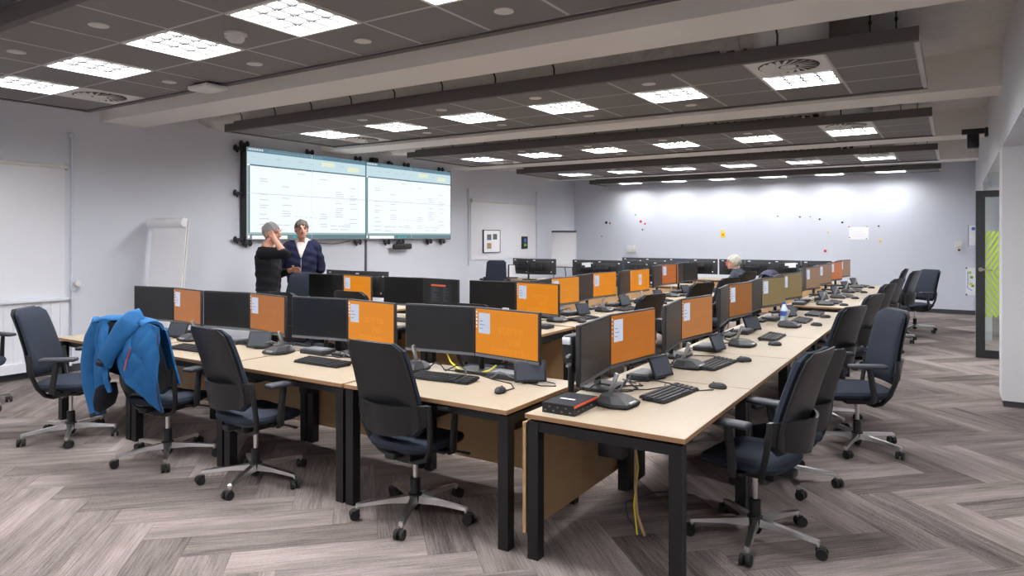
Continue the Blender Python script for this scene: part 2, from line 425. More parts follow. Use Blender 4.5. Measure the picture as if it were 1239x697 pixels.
def raft(ri, ys, rows, lab, visible=True):
    y1 = ys+0.04+TS*3+0.04 if rows == 3 else YB-0.005
    xa, xb = TX0-13*TS, TX0
    t = thing('ceiling_raft', lab, 'ceiling raft', (0, 0, ZR), 0, 'suspended dark tile ceiling rafts')
    e = MB(); e.box2((xa-0.05, ys-0.02, -0.015), (xb+0.03, ys+0.04, 0.085), 'raft_edge')
    e.box2((xa+0.12, ys+0.0, 0.085), (-1.6, ys+0.03, 0.115), 'raft_edge')
    e.build('front_edge', t)
    if rows == 3: MB().box2((xa-0.05, y1-0.04, -0.015), (xb+0.03, y1+0.02, 0.085), 'raft_edge').build('rear_edge', t)
    MB().box2((xb, ys+0.04, -0.013), (xb+0.03, y1-0.04, 0.08), 'raft_end').build('end_strip', t)
    MB().box2((xa-0.05, ys+0.04, -0.013), (xa, y1-0.04, 0.08), 'raft_edge').build('end_strip', t)
    rl = MB()
    for c in range(14): rl.box2((TX0-c*TS-0.011, ys+0.04, 0.0), (TX0-c*TS+0.011, y1-0.04, 0.02), 'rail_grey')
    for r in range(rows+1):
        yy = min(ys+0.04+r*TS, y1-0.05); rl.box2((xa, yy-0.011, 0.0), (xb, yy+0.011, 0.02), 'rail_grey')
    stuff(rl.build('grid_rails', t))
    MB().box2((xa, ys+0.04, 0.045), (xb, y1-0.04, 0.06), 'raft_edge').build('backing', t)
    for c in range(13):
        for r in range(rows):
            x = TX0-(c+0.5)*TS; y = ys+0.04+(r+0.5)*TS
            lightcol = c in (1, 3, 5, 7, 9, 11)
            pos = 'counted %s from its right end' % ORD[(c-1)//2] if lightcol else ''
            if rows == 2:
                if r == 0: put('ceiling_tile', strip_me, t, (x, ys+0.04+0.11, 0)); put('ceiling_tile', short_me, t, (x, ys+0.04+0.79, 0)); continue
                if r == 1:
                    yc = ys+0.04+0.41
                    if lightcol: light_at(x, yc, 'thin lit ceiling light washing the back wall, %s from the right' % ORD[(c-1)//2], True)
                    else: put('ceiling_tile', short_me, t, (x, yc, 0))
                    continue
            if r == 1 and lightcol:
                light_at(x, y, 'square lit louvre light in the %s from the camera, %s from its right end' % (RAFTN[ri].replace('nearest', 'first'), ORD[(c-1)//2]) if visible else 'square lit louvre light behind the camera, %s from the right wall' % ORD[(c-1)//2]); continue
            if rows == 3 and ((c == 11 and r == 2) or (c == 1 and r == 0)):
                if visible:
                    v = thing('air_vent', 'white swirl air vent at the %s end of the %s from the camera' % ('left' if c == 11 else 'right', RAFTN[ri]), 'air vent', (x, y, ZR), 0, 'white swirl air vents in the rafts')
                    put('vent_plate', VT[0], v); put('vent_opening', VT[1], v); put('vanes', VT[2], v); put('vent_hub', VT[3], v)
                    continue
            put('ceiling_tile', tile_me, t, (x, y, 0))
            if rows == 3 and visible and c in (3, 5, 7, 9) and r != 1:
                tag(put('ceiling_speaker', disc_me, None, (x, y, ZR)), 'small white flush disc in the %s, %s tile row, %s from the right' % (RAFTN[ri], 'front' if r == 0 else 'rear', ORD[(c-3)//2]), 'ceiling disc', 'white flush discs in the rafts')
LABR = ['dark tiled ceiling raft hanging nearest the camera', 'dark tiled ceiling raft hanging in front of the video wall', 'third dark tiled ceiling raft from the camera', 'fourth dark tiled ceiling raft from the camera', 'narrow dark ceiling raft along the back wall']
raft(0, 2.0, 3, LABR[0]); raft(1, 5.6, 3, LABR[1]); raft(2, 9.2, 3, LABR[2]); raft(3, 12.8, 3, LABR[3]); raft(4, 16.4, 2, LABR[4])
raft(0, -1.6, 3, 'dark tiled ceiling raft above and behind the camera', False)
# corridor lights on the far side of the opening
for y, w_ in ((4.0, 'beside the camera'), (10.0, 'before the glass door'), (14.0, 'behind the glass door')):
    light_at(1.6, y, 'square lit louvre light over the side corridor %s' % w_)

# hangers, ducts
strap_me = MB().tube([(0, 0, 0), (0.004, -0.01, 0.09), (-0.004, -0.035, 0.14), (0, -0.03, 0.2), (0, 0.02, 0.34)], 0.008, 'black_plastic', 6).ell((0, -0.035, 0.14), (0.016, 0.016, 0.018), 'black_plastic', 8, 5).mesh('strap')
for ri, (yy, nm) in enumerate(((5.95, 'raft in front of the video wall'), (9.55, 'third raft'), (13.15, 'fourth raft'))):
    t = thing('air_duct', 'pale air duct lying along the top of the %s' % nm, 'air duct', (0, yy, 3.26), 0, 'air ducts on top of the rafts')
    MB().tube([(-8.75, 0, 0.03), (-8.6, 0, 0.01)]+[(-8.4+0.5*k, 0, 0) for k in range(12)], 0.128, 'duct_pale', 18).build('duct', t)
    MB().tube([(-9.04, 0, 0.12), (-8.95, 0, 0.08), (-8.85, 0, 0.05), (-8.74, 0, 0.03)], 0.135, 'duct_pale', 18).build('elbow', t)
    for k, x in enumerate((-8.74, -2.92)): MB().tube([(x-0.012, 0, 0.02 if k == 0 else 0), (x+0.012, 0, 0.02 if k == 0 else 0)], 0.14, 'duct_steel', 18).build('joint_ring', t)
    path = []; rr = []
    for k in range(40):
        x = -2.9+k*0.036; path.append((x, 0, 0.004*math.sin(k*2.1))); rr.append(0.142+0.010*random.uniform(-1, 1)+0.012*(k % 4 == 0))
    MB().tube(path, rr, 'duct_foil', 20).build('foil_jacket', t)
    wl = MB()
    for k in range(46):
        x = -2.9+k*0.033; wl.box((x, -0.10-0.02*random.random(), -0.10+0.02*random.random()), (0.03, 0.05, 0.035+0.04*random.random()), 'wool' if k % 3 else 'duct_foil', None)
    stuff(wl.build('frayed_wool', t))
    MB().tube([(-1.5, 0, 0), (-1.4, 0, 0.0), (-1.31, 0.03, 0.01), (-1.26, 0.12, 0.01)], 0.12, 'duct_pale', 16).build('elbow', t)
    MB().cyl((-1.12, 0.0, -0.12), (-1.12, 0.0, 0.195), 0.29, 'duct_steel', 30).build('plenum', t)
    MB().disc((-3.15, -0.128, 0.02), 0.0, 0.0, 'black_plastic', 3) if False else None
    kn = 12
    for k in range(kn):
        x = -7.75+0.66*k
        if x < -0.8 and not (-2.95 < x < -1.3):
            put('strap', strap_me, t, (x, -0.34, -0.14+0.0))
# hanging rods at the right end
for (yy, nm) in ((5.75, 'second'), (9.35, 'third'), (12.95, 'fourth')):
    for k, x in enumerate((-0.35, -0.52)):
        tag(MB().cyl((x, yy, ZR+0.085), (x, yy, ZC), 0.006, 'black_plastic', 6).ell((x, yy, ZR+0.2), (0.013, 0.013, 0.02), 'black_plastic', 8, 5).build('hanger_rod'), '%s thin hanger rod at the right end of the %s raft' % (('outer', 'inner')[k], nm), 'hanger rod', 'raft hanger rods')
# smoke detector and access point
t = thing('smoke_detector', 'white round smoke detector on the raft nearest the camera', 'smoke detector', (-4.13, 2.94, ZR))
MB().disc((0, 0, -0.014), 0.075, 0.014, 'disc_white', 22).build('base', t)
MB().loft([[(r*math.cos(2*PI*k/22), r*math.sin(2*PI*k/22), z) for k in range(22)] for (r, z) in ((0.058, -0.014), (0.058, -0.045), (0.045, -0.06))], 'disc_white').build('sensor_head', t)
MB().rbox((-0.085, 0, -0.012), (0.05, 0.03, 0.02), 0.004, 'disc_white').build('side_tab', t)
t = thing('access_point', 'white rounded wireless access point at the rear edge of the nearest raft', 'access point', (-5.72, 3.78, ZR-0.016))
MB().rbox((0, 0, -0.025), (0.30, 0.22, 0.045), 0.018, 'fixture_white', seg=3).build('housing', t)
MB().box((0, 0, 0.004), (0.2, 0.14, 0.02), 'dark_plastic').build('mount_plate', t)

# ------------------------------------------------------------------ video wall on the left wall
VY0, VY1, VZ0, VZ1 = 6.545, 11.515, 1.605, 3.0
t = thing('video_wall', 'large wall of eight bright displays showing white documents', 'video wall', (XL, VY0, VZ0))
W, Hh = VY1-VY0, VZ1-VZ0
DX = 0.13                                              # how far the displays stand off the wall
cw, ch = W/4, Hh/2
RND = random.Random(3)
def half_rects():
    R = [(0, 0, 1, 0.05, 'scr_header'), (0, 0.05, 1, 0.185, 'scr_ribbon'), (0.02, 0.185, 1, 0.20, 'scr_line'),
         (0, 0.2, 0.012, 0.93, 'scr_status'), (0.012, 0.2, 0.02, 0.93, 'scr_line'), (0, 0.925, 1, 0.948, 'scr_status'), (0, 0.948, 1, 1, 'scr_task'),
         (0.035, 0.958, 0.30, 0.998, 'paper_white'), (0.35, 0.962, 0.368, 0.995, 'scr_cyan'), (0.385, 0.962, 0.403, 0.995, 'scr_cyan'), (0.42, 0.962, 0.438, 0.995, 'scr_cyan'),
         (0.004, 0.955, 0.02, 0.99, 'paper_white'), (0.58, 0.075, 0.70, 0.125, 'scr_yellowish'), (0.82, 0.10, 0.93, 0.16, 'scr_yellowish')]
    for k in range(9): R.append((0.012+0.012*k, 0.012, 0.018+0.012*k, 0.034, 'paper_white'))
    for k in range(22): R.append((0.16+0.02*k, 0.022, 0.17+0.02*k, 0.034, 'scr_status'))
    for k in range(10): R.append((0.86+0.013*k, 0.905, 0.866+0.013*k, 0.918, 'paper_white'))
    for k in range(10): R.append((0.03+0.09*k, 0.10+0.01*(k % 2), 0.07+0.09*k, 0.108+0.01*(k % 2), 'scr_status'))
    blocks = [(0.09, 0.33, 2), (0.09, 0.50, 1), (0.09, 0.56, 1), (0.09, 0.62, 2), (0.09, 0.72, 1), (0.09, 0.77, 1), (0.26, 0.40, 1), (0.26, 0.53, 1), (0.26, 0.61, 1), (0.26, 0.68, 3),
              (0.57, 0.28, 1), (0.71, 0.42, 3), (0.71, 0.56, 1), (0.71, 0.62, 5), (0.84, 0.36, 1), (0.84, 0.46, 3), (0.84, 0.56, 1), (0.84, 0.62, 1), (0.84, 0.75, 1), (0.84, 0.80, 1),
              (0.57, 0.70, 3), (0.09, 0.83, 1), (0.19, 0.835, 1), (0.27, 0.835, 1), (0.35, 0.835, 1), (0.42, 0.82, 2), (0.57, 0.82, 2), (0.66, 0.835, 1), (0.73, 0.84, 1), (0.79, 0.82, 2), (0.45, 0.2, 1), (0.38, 0.24, 1),
              (0.09, 0.88, 1), (0.20, 0.89, 1), (0.66, 0.88, 1), (0.75, 0.88, 1)]
    for (u, v, n) in blocks:
        for k in range(n):
            w_ = RND.uniform(0.05, 0.075); R.append((u, v+k*0.026, u+w_, v+k*0.026+0.008, 'scr_text'))
    for k in range(6): R.append((0.36+k*0.04, 0.735+k*0.003, 0.385+k*0.04, 0.741+k*0.003, 'scr_text'))
    return R
emat('paper_white', (246, 250, 250), 1.0)
HR = half_rects()
for c in range(4):
    for r in range(2):
        ya, yb = c*cw, (c+1)*cw; za, zb = r*ch, (r+1)*ch
        d = MB().box2((DX-0.07, ya+0.001, za+0.001), (DX, yb-0.001, zb-0.001), 'grey_paper').build('display_panel', t)
        s_ = MB().box2((DX, ya+0.0024, za+0.0024), (DX+0.003, yb-0.0024, zb-0.0024), 'scr_white').build('screen', d)
        cn = MB(); hx = 0 if c < 2 else 2*cw
        for (u0, v0, u1, v1, m_) in HR:
            a0, a1 = max(hx+u0*2*cw, ya+0.003), min(hx+u1*2*cw, yb-0.003)
            b0, b1 = max(Hh-v1*Hh, za+0.003), min(Hh-v0*Hh, zb-0.003)
            if a1-a0 > 0.002 and b1-b0 > 0.001:
                z_ = DX+0.0034+0.0002*HR.index((u0, v0, u1, v1, m_)) if m_ in ('paper_white', 'scr_cyan', 'scr_yellowish', 'scr_line') else DX+0.0034
                cn.add([(z_, a0, b0), (z_, a1, b0), (z_, a1, b1), (z_, a0, b1)], [(0, 1, 2, 3)], m_)
        stuff(cn.build('screen_content', d))
MB().box2((DX-0.005, 2*cw-0.014, 0), (DX+0.006, 2*cw+0.014, Hh), 'scr_line').build('centre_bezel', t)
fr = MB()
fr.box2((0.02, -0.03, -0.02), (DX, 0.0, Hh+0.02), 'black_plastic'); fr.box2((0.02, W, -0.02), (DX-0.01, W+0.025, Hh+0.02), 'grey_plastic')
fr.build('side_trim', t)
MB().box2((0.0, 0.05, 0.05), (DX-0.07, W-0.05, Hh-0.05), 'mount_black').build('mounting_frame', t)
def claw():
    b = MB()
    b.rbox((0.04, 0, 0), (0.05, 0.12, 0.04), 0.01, 'mount_black')
    for s1 in (-1, 1): b.ell((0.05, s1*0.055, 0.0), (0.035, 0.03, 0.05), 'mount_black', 10, 6)
    b.ell((0.02, 0, -0.03), (0.02, 0.02, 0.04), 'mount_black', 8, 5)
    return b.mesh('wall_bracket')
CL = claw()
for y in (0.0, 1.25, 2.35, 3.65, W-0.25): put('wall_bracket', CL, t, (0.02, y, Hh+0.045))
for y in (2.35, 3.1, 3.5, 4.35, W-0.2, 0.05): put('wall_bracket', CL, t, (0.02, y, -0.06), 0)
for z in (0.0, Hh/2, Hh-0.03): put('wall_bracket', CL, t, (0.02, -0.1, z))
t = thing('video_bar', 'black camera bar hanging under the right half of the video wall', 'camera', (XL+0.12, 10.02, 1.455))
MB().rbox((0, 0, 0), (0.09, 0.50, 0.11), 0.035, 'dark_plastic', seg=3).build('housing', t)
MB().cyl((0.045, 0, 0), (0.05, 0, 0), 0.03, 'black_plastic', 14).build('lens', t)
MB().rbox((-0.06, 0, 0.07), (0.06, 0.16, 0.06), 0.01, 'mount_black').build('bracket', t)
t = thing('ceiling_projector', 'small dark sensor pair on the wall above the video wall', 'sensor', (XL+0.02, 9.30, 3.03))
MB().rbox((0.05, 0, 0), (0.10, 0.16, 0.14), 0.02, 'black_plastic').build('housing', t)
MB().ell((0.06, 0.42, -0.02), (0.05, 0.08, 0.05), 'dark_plastic').build('camera_ball', t)
MB().cyl((0.0, 0.42, 0.03), (0.06, 0.42, 0.03), 0.02, 'dark_plastic').build('bracket', t)
tag(MB().box2((XL, 9.135, 0.09), (XL+0.03, 9.165, 1.58), 'grey_plastic').build('cable_duct'), 'thin grey cable duct running down the wall below the video wall', 'cable duct')
tag(MB().tube([(XL+0.03, 7.9, 1.56), (XL+0.05, 8.1, 1.53), (XL+0.05, 8.35, 1.52), (XL+0.05, 8.6, 1.55), (XL+0.03, 8.75, 1.57)], 0.008, 'black_plastic', 6).build('cable'), 'loose black cable sagging under the left video wall half', 'cable')

# ------------------------------------------------------------------ left wall: blinds, radiator cover, conduits
def blind(y0, y1, zt, zb, lab, bar):
    t = thing('roller_blind', lab, 'blind', (XL, y0, 0), 0, 'white roller blinds')
    MB().box2((0.005, 0.0, zb), (0.02, y1-y0-0.02, zt), 'blind_white').build('fabric', t)
    MB().cyl((0.035, 0, zt), (0.035, y1-y0, zt), 0.022, 'fixture_white', 10).build('roller_tube', t)
    if bar: MB().rbox((0.02, (y1-y0)/2, zb), (0.03, y1-y0-0.02, 0.03), 0.006, 'wall_panel').build('bottom_bar', t)
    for y in (0.0, y1-y0): MB().box2((0.0, y-0.012, zt-0.04), (0.06, y+0.012, zt+0.04), 'disc_white').build('end_bracket', t)
blind(0.6, 4.10, 2.49, 0.92, 'wide white roller blind at the far left, lowered to a ledge', True)
blind(12.40, 15.22, 2.45, 1.12, 'pale roller blind beyond the video wall, behind the framed picture', False)
def conduit(y, z0, z1, lab, knob=False):
    t = thing('wall_conduit', lab, 'conduit', (XL, y, 0), 0, 'thin white wall conduits')
    MB().cyl((0.02, 0, z0), (0.02, 0, z1), 0.014, 'wall_panel', 8).build('pipe', t)
    MB().ell((0.03, -0.01, z1), (0.03, 0.035, 0.035), 'wall_panel', 10, 6).build('end_cap', t)
    if knob:
        MB().cyl((0.02, 0.02, 1.07), (0.12, 0.02, 1.08), 0.035, 'fixture_white', 12).build('valve_knob', t)
        MB().rbox((0.03, 0, 1.06), (0.05, 0.06, 0.14), 0.01, 'wall_panel').build('bracket', t)
conduit(4.165, 0.1, 2.88, 'thin white conduit with a valve knob beside the left blind', True)
conduit(12.32, 1.0, 2.68, 'thin white conduit on the left of the framed picture')
conduit(15.28, 1.0, 2.78, 'thin white conduit near the far flip chart')
t = thing('radiator_cover', 'white ribbed radiator cover under the left roller blind', 'radiator cover', (XL+0.021, 0.6, 0))
for k in range(36):
    MB().box2((0.0, k*0.0975, 0.20), (0.036, k*0.0975+0.094, 0.885), 'radiator_white').build('rib', t)
MB().box2((0.0, 0, 0.885), (0.075, 3.52, 0.915), 'radiator_white').build('top_ledge', t)
MB().box2((0.0, 0, 0.09), (0.09, 3.52, 0.20), 'radiator_white').build('plinth', t)

# framed picture, notice panel
t = thing('framed_picture', 'grey framed print with three small images on the white wall', 'picture', (XL, 12.86, 1.285))
MB().box2((0.02, 0, 0), (0.05, 0.66, 0.50), 'paper').build('print', t)
f_ = MB()
for (a, b) in (((0.0, -0.015, -0.015), (0.055, 0.0, 0.515)), ((0.0, 0.66, -0.015), (0.055, 0.675, 0.515)), ((0.0, 0, -0.015), (0.055, 0.66, 0.0)), ((0.0, 0, 0.5), (0.055, 0.66, 0.515))): f_.box2(a, b, 'dark_plastic')
f_.build('frame', t)
for (y, z, m_) in ((0.13, 0.28, 'grey_plastic'), (0.37, 0.29, 'grey_plastic'), (0.13, 0.08, 'maple_panel')): MB().box2((0.05, y, z), (0.052, y+0.17, z+0.13), m_).build('small_image', t)
t = thing('wall_clock_panel', 'small dark upright picture beside the framed print', 'picture', (XL, 14.53, 1.34))
MB().rbox((0.025, 0.13, 0.155), (0.05, 0.26, 0.31), 0.006, 'dark_plastic').build('frame', t)
MB().box2((0.051, 0.035, 0.03), (0.053, 0.225, 0.28), 'trouser_dark').build('print', t)
MB().box2((0.053, 0.07, 0.06), (0.054, 0.19, 0.13), 'green').build('small_image', t); MB().box2((0.053, 0.07, 0.16), (0.054, 0.19, 0.26), 'blue').build('small_image', t)

# ------------------------------------------------------------------ flip charts
def flipchart(p0, p1, zt, zb, lab, roll):
    p0, p1 = Vector(p0), Vector(p1); w_ = (p1-p0).length; a = math.atan2(p1.y-p0.y, p1.x-p0.x)
    t = thing('flip_chart', lab, 'flip chart', ((p0.x+p1.x)/2, (p0.y+p1.y)/2, 0), a, 'flip charts by the left wall')
    h = zt-zb; lean = Matrix.Translation((0, 0, zb)) @ Matrix.Rotation(-0.09, 4, 'X')
    MB().box((0, 0.012, h/2), (w_, 0.02, h), 'fixture_white', lean).build('board', t)
    MB().box((0, -0.006, h/2-0.01), (w_-0.03, 0.012, h-0.06), 'paper', lean).build('paper_pad', t)
    if roll: MB().cyl((-w_/2-0.01, -0.035, h-0.03), (w_/2-0.02, -0.035, h-0.03), 0.058, 'paper', 20, mtx=lean).build('turned_sheets', t)
    else: MB().rbox((0, -0.01, h-0.01), (w_, 0.05, 0.04), 0.008, 'grey_plastic', lean).build('clamp_bar', t)
    MB().rbox((0, -0.04, 0.0), (w_, 0.07, 0.018), 0.005, 'grey_plastic', lean).build('pen_tray', t)
    if roll: MB().rbox((w_/2-0.09, -0.045, 0.03), (0.13, 0.03, 0.035), 0.005, 'dark_plastic', lean).build('eraser', t)
    for x, y1 in ((-w_*0.42, -0.10), (w_*0.42, -0.10), (0, 0.32)):
        MB().cyl((x*0.7, 0.075, zb+0.3), (x*1.15, y1+0.06, 0.0), 0.014, 'grey_plastic', 8).build('leg', t)
flipchart((-8.98, 5.06, 0), (-8.30, 5.135, 0), 1.86, 0.94, 'white flip chart easel with rolled-over sheet beside the video wall', True)
flipchart((-8.93, 15.82, 0), (-8.25, 15.93, 0), 1.79, 0.84, 'plain white flip chart in the far corner of the room', False)

# ------------------------------------------------------------------ back wall details
yb = YB-0.024
def on_wall(name, lab, cat, x, z): return thing(name, lab, cat, (x, yb, z))
t = on_wall('thermostat', 'small white thermostat box on the back wall panelling', 'thermostat', -7.3, 1.30)
MB().rbox((0, -0.03, 0), (0.26, 0.06, 0.19), 0.01, 'fixture_white').build('housing', t); MB().cyl((0.06, -0.06, 0), (0.06, -0.085, 0), 0.04, 'fixture_white', 14).build('dial', t)
t = on_wall('paper_notice', 'white paper notice held by magnets on the back wall', 'notice', -1.8, 1.72)
MB().box2((-0.2, -0.003, -0.14), (0.2, 0, 0.14), 'paper').build('sheet', t)
for (x, z) in ((-0.2, 0.15), (0.17, 0.15), (-0.19, -0.1), (0.16, -0.12)): MB().disc((0, 0, 0), 0.014, 0.008, 'red' if x < 0 else 'green', 10, Matrix.Translation((x, -0.003, z)) @ Matrix.Rotation(PI/2, 4, 'X')).build('magnet', t)
tx = MB()
for k in range(4): tx.box2((-0.13, -0.0045, 0.08-k*0.05), (0.10-0.02*(k % 2), -0.003, 0.085-k*0.05), 'grey_paper')
stuff(tx.build('text_lines', t))
t = on_wall('yellow_note', 'yellow note with dark mark on the back wall', 'note', -4.86, 1.72)
MB().box2((-0.06, -0.004, -0.095), (0.06, 0, 0.03), 'yellow').build('sheet', t); MB().box2((-0.05, -0.004, 0.05), (0.03, 0, 0.09), 'yellow').build('strip', t); MB().box2((-0.02, -0.006, -0.05), (0.02, -0.004, -0.01), 'orange_red').build('mark', t)
MAG = [(-7.05, 2.05, 'red', 0.038, 'red cluster magnet high'), (-6.93, 1.99, 'red', 0.027, 'smaller red magnet beside the cluster'), (-8.06, 2.03, 'dark_plastic', 0.04, 'dark magnet at the left end'), (-7.95, 2.01, 'edge_brown', 0.03, 'brown magnet beside the dark one'),
       (-7.0, 1.83, 'dark_plastic', 0.022, 'small dark magnet below the red ones'), (-8.2, 1.66, 'dark_plastic', 0.018, 'tiny dark magnet low at the left'), (-7.2, 2.23, 'dark_plastic', 0.018, 'tiny dark magnet above the red ones'),
       (-3.55, 2.14, 'grey_plastic', 0.018, 'tiny grey magnet left of three'), (-3.05, 2.11, 'dark_plastic', 0.02, 'tiny dark magnet in the middle of three'), (-2.82, 2.11, 'grey_plastic', 0.015, 'tiny grey magnet second of three'), (-2.62, 2.05, 'dark_plastic', 0.022, 'dark magnet right of the three'),
       (-2.44, 1.74, 'yellow', 0.02, 'small yellow magnet left of the paper notice'), (-2.14, 1.97, 'dark_plastic', 0.024, 'dark magnet above left of the paper notice'), (-1.40, 1.88, 'dark_plastic', 0.02, 'dark magnet right of the paper notice'), (-1.37, 1.55, 'yellow', 0.028, 'yellow magnet below right of the paper notice'), (-2.5, 1.31, 'red', 0.032, 'red magnet low on the back wall')]
for (x, z, m_, r, lab) in MAG:
    tag(MB().loft([[(q*math.cos(2*PI*k/10), 0-y, q*math.sin(2*PI*k/10)) for k in range(10)] for (q, y) in ((r, 0), (r, 0.008), (r*0.7, 0.014))], m_).build('magnet', None, (x, yb, z)), lab if len(lab.split()) > 3 else lab+' on back wall', 'magnet', 'magnets on the back wall')
t = on_wall('access_reader', 'white wall box with round dark button near the glass door', 'wall box', 0.10, 1.43)
MB().rbox((0, -0.04, 0.05), (0.14, 0.08, 0.12), 0.012, 'fixture_white').build('housing', t); MB().rbox((0.01, -0.03, -0.07), (0.10, 0.06, 0.11), 0.01, 'fixture_white').build('lower_box', t)
MB().cyl((0.01, -0.06, -0.07), (0.01, -0.07, -0.07), 0.025, 'dark_plastic', 12).build('button', t)
t = on_wall('poster', 'white poster with a blue dot partly behind the glass door', 'poster', 0.33, 1.68)
MB().box2((-0.05, -0.01, -0.22), (0.07, 0, 0.2), 'paper').build('sheet', t); MB().box2((-0.06, -0.014, -0.23), (-0.05, 0, 0.21), 'grey_plastic').build('frame_strip', t)
MB().disc((0, 0, 0), 0.035, 0.002, 'blue', 14, Matrix.Translation((0.03, -0.01, 0.13)) @ Matrix.Rotation(PI/2, 4, 'X')).build('dot', t)
t = on_wall('planning_board', 'small whiteboard with coloured scribbles beside the glass door', 'whiteboard', 0.30, 0.71)
MB().box2((-0.07, -0.02, -0.30), (0.098, 0, 0.28), 'whiteboard').build('board', t)
for (x, z) in ((-0.06, 0.27), (-0.06, -0.29)): MB().rbox((x, -0.022, z), (0.03, 0.02, 0.03), 0.004, 'dark_plastic').build('corner_cap', t)
MB().tube([(-0.04, -0.024, 0.2), (-0.035, -0.024, 0.05), (-0.04, -0.024, -0.15), (0.04, -0.024, -0.2)], 0.006, 'blue', 5).build('blue_line', t)
for (x, z, m_) in ((0.0, 0.18, 'lime'), (0.03, 0.08, 'green'), (0.02, -0.06, 'yellow'), (0.05, -0.1, 'green')): MB().rbox((x, -0.022, z), (0.05, 0.004, 0.05), 0.002, m_).build('scribble', t)
tag(MB().rbox((0, -0.006, 0), (0.05, 0.012, 0.05), 0.004, 'fixture_white').build('sensor_plate', None, (-8.62, YB, 2.52)), 'tiny white plate high in the far left corner', 'sensor')
# camera on the right wall
t = thing('wall_camera', 'black bracket camera on the header wall at top right', 'camera', (XR, 11.3, 3.06))
MB().rbox((-0.02, 0, 0.0), (0.04, 0.16, 0.12), 0.01, 'black_plastic').build('bracket', t)
MB().rbox((-0.16, 0.0, 0.02), (0.28, 0.10, 0.07), 0.012, 'black_plastic').build('arm', t)
MB().rbox((-0.17, -0.02, -0.11), (0.14, 0.14, 0.20), 0.02, 'dark_plastic').build('housing', t)
MB().cyl((-0.17, -0.09, -0.12), (-0.17, -0.11, -0.12), 0.04, 'black_plastic', 14).build('lens', t)

# ------------------------------------------------------------------ glass door
DYy = 11.32
t = bpy.data.objects.new('door_1', None); C.objects.link(t); t.location = (0.262, DYy, 0); struct(t)
dw, dh = 0.95, 2.27
f_ = MB()
f_.box2((0, -0.025, 0.005), (0.105, 0.025, dh), 'door_black'); f_.box2((dw-0.105, -0.025, 0.005), (dw, 0.025, dh), 'door_black')
f_.box2((0.105, -0.025, 0.005), (dw-0.105, 0.025, 0.11), 'door_black'); f_.box2((0.105, -0.025, dh-0.085), (dw-0.105, 0.025, dh), 'door_black')
f_.build('door_frame', t)
MB().box2((0.105, -0.005, 0.11), (dw-0.105, 0.005, dh-0.085), 'door_glass').build('glass_pane', t)
st = MB()
za, zm, zbt = 0.56, 1.16, 1.72
for k in range(-12, 20):
    for (zl, zh, sl) in ((za, zm, -1), (zm, zbt, 1)):
        # a slanted band clipped to the pane
        pts = []
        x_lo, x_hi, wd = 0.105, dw-0.105, 0.033
        base = 0.105+k*0.055
        n = 8
        for i in range(n):
            z0_, z1_ = zl+(zh-zl)*i/n, zl+(zh-zl)*(i+1)/n
            a0 = base+(z0_-zm)*0.55*sl; a1 = base+(z1_-zm)*0.55*sl
            q = [(a0, z0_), (a0+wd, z0_), (a1+wd, z1_), (a1, z1_)]
            q = [(min(max(p[0], x_lo), x_hi), p[1]) for p in q]
            if max(p[0] for p in q)-min(p[0] for p in q) < 0.004: continue
            st.add([(p[0], -0.0065, p[1]) for p in q]+[(p[0], -0.0055, p[1]) for p in q], [(0, 1, 2, 3), (7, 6, 5, 4), (0, 4, 5, 1), (1, 5, 6, 2), (2, 6, 7, 3), (3, 7, 4, 0)], 'lime')
stuff(st.build('chevron_film', t))
h_ = MB(); h_.cyl((0.055, -0.025, 1.2), (0.055, -0.034, 1.2), 0.028, 'steel', 16); h_.tube([(0.055, -0.03, 1.2), (0.055, -0.065, 1.2), (0.075, -0.07, 1.2), (0.19, -0.07, 1.195)], 0.010, 'steel', 8)
h_.build('door_handle', t)
wn = bpy.data.objects.new('window_1', None); C.objects.link(wn); wn.location = (0.40, DYy+0.06, 0); struct(wn)
MB().box2((0.0, 0, 2.30), (2.0, 0.012, 3.4), 'door_glass').build('glass_pane', wn)
MB().box2((0.24, -0.02, 0), (0.28, 0.03, 3.4), 'fixture_white').build('mullion', wn)
MB().box2((0.0, -0.02, 2.27), (2.0, 0.03, 2.31), 'fixture_white').build('transom', wn)

# ------------------------------------------------------------------ desks
DD, DWd, DZ = 0.84, 1.195, 0.74
def desk_meshes(w_, dep):
    top = MB(); top.box((0, dep/2, DZ-0.011), (w_, dep, 0.022), 'edge_brown'); top.box((0, dep/2, DZ+0.0005), (w_-0.003, dep-0.003, 0.001), 'maple')
    leg = MB().box((0, 0, (DZ-0.034)/2), (0.062, 0.062, DZ-0.034), 'black_metal')
    sr = MB().box((0, 0, DZ-0.059), (0.055, dep-0.14, 0.05), 'black_metal')
    lr = MB().box((0, 0, DZ-0.059), (w_-0.14, 0.05, 0.05), 'black_metal')
    pn = MB().box((0, 0, 0.41), (w_-0.006, 0.018, 0.57), 'maple_panel')
    tr = MB(); tr.box((0, 0, 0.60), (w_-0.35, 0.12, 0.008), 'black_metal'); tr.box((0, 0.06, 0.63), (w_-0.35, 0.006, 0.07), 'black_metal'); tr.box((0, -0.06, 0.63), (w_-0.35, 0.006, 0.07), 'black_metal')
    for k in range(5): tr.box((-0.3+k*0.14, random.uniform(-0.03, 0.03), 0.63), (0.11, 0.06, 0.05), 'black_plastic')
    bx_ = MB().rbox((0, 0, 0.56), (0.09, 0.14, 0.14), 0.008, 'black_plastic')
    return [m.mesh(n) for m, n in ((top, 'desktop'), (leg, 'leg'), (sr, 'side_rail'), (lr, 'long_rail'), (pn, 'modesty_panel'), (tr, 'cable_tray'), (bx_, 'cable_box'))]
DM = desk_meshes(DWd, DD)
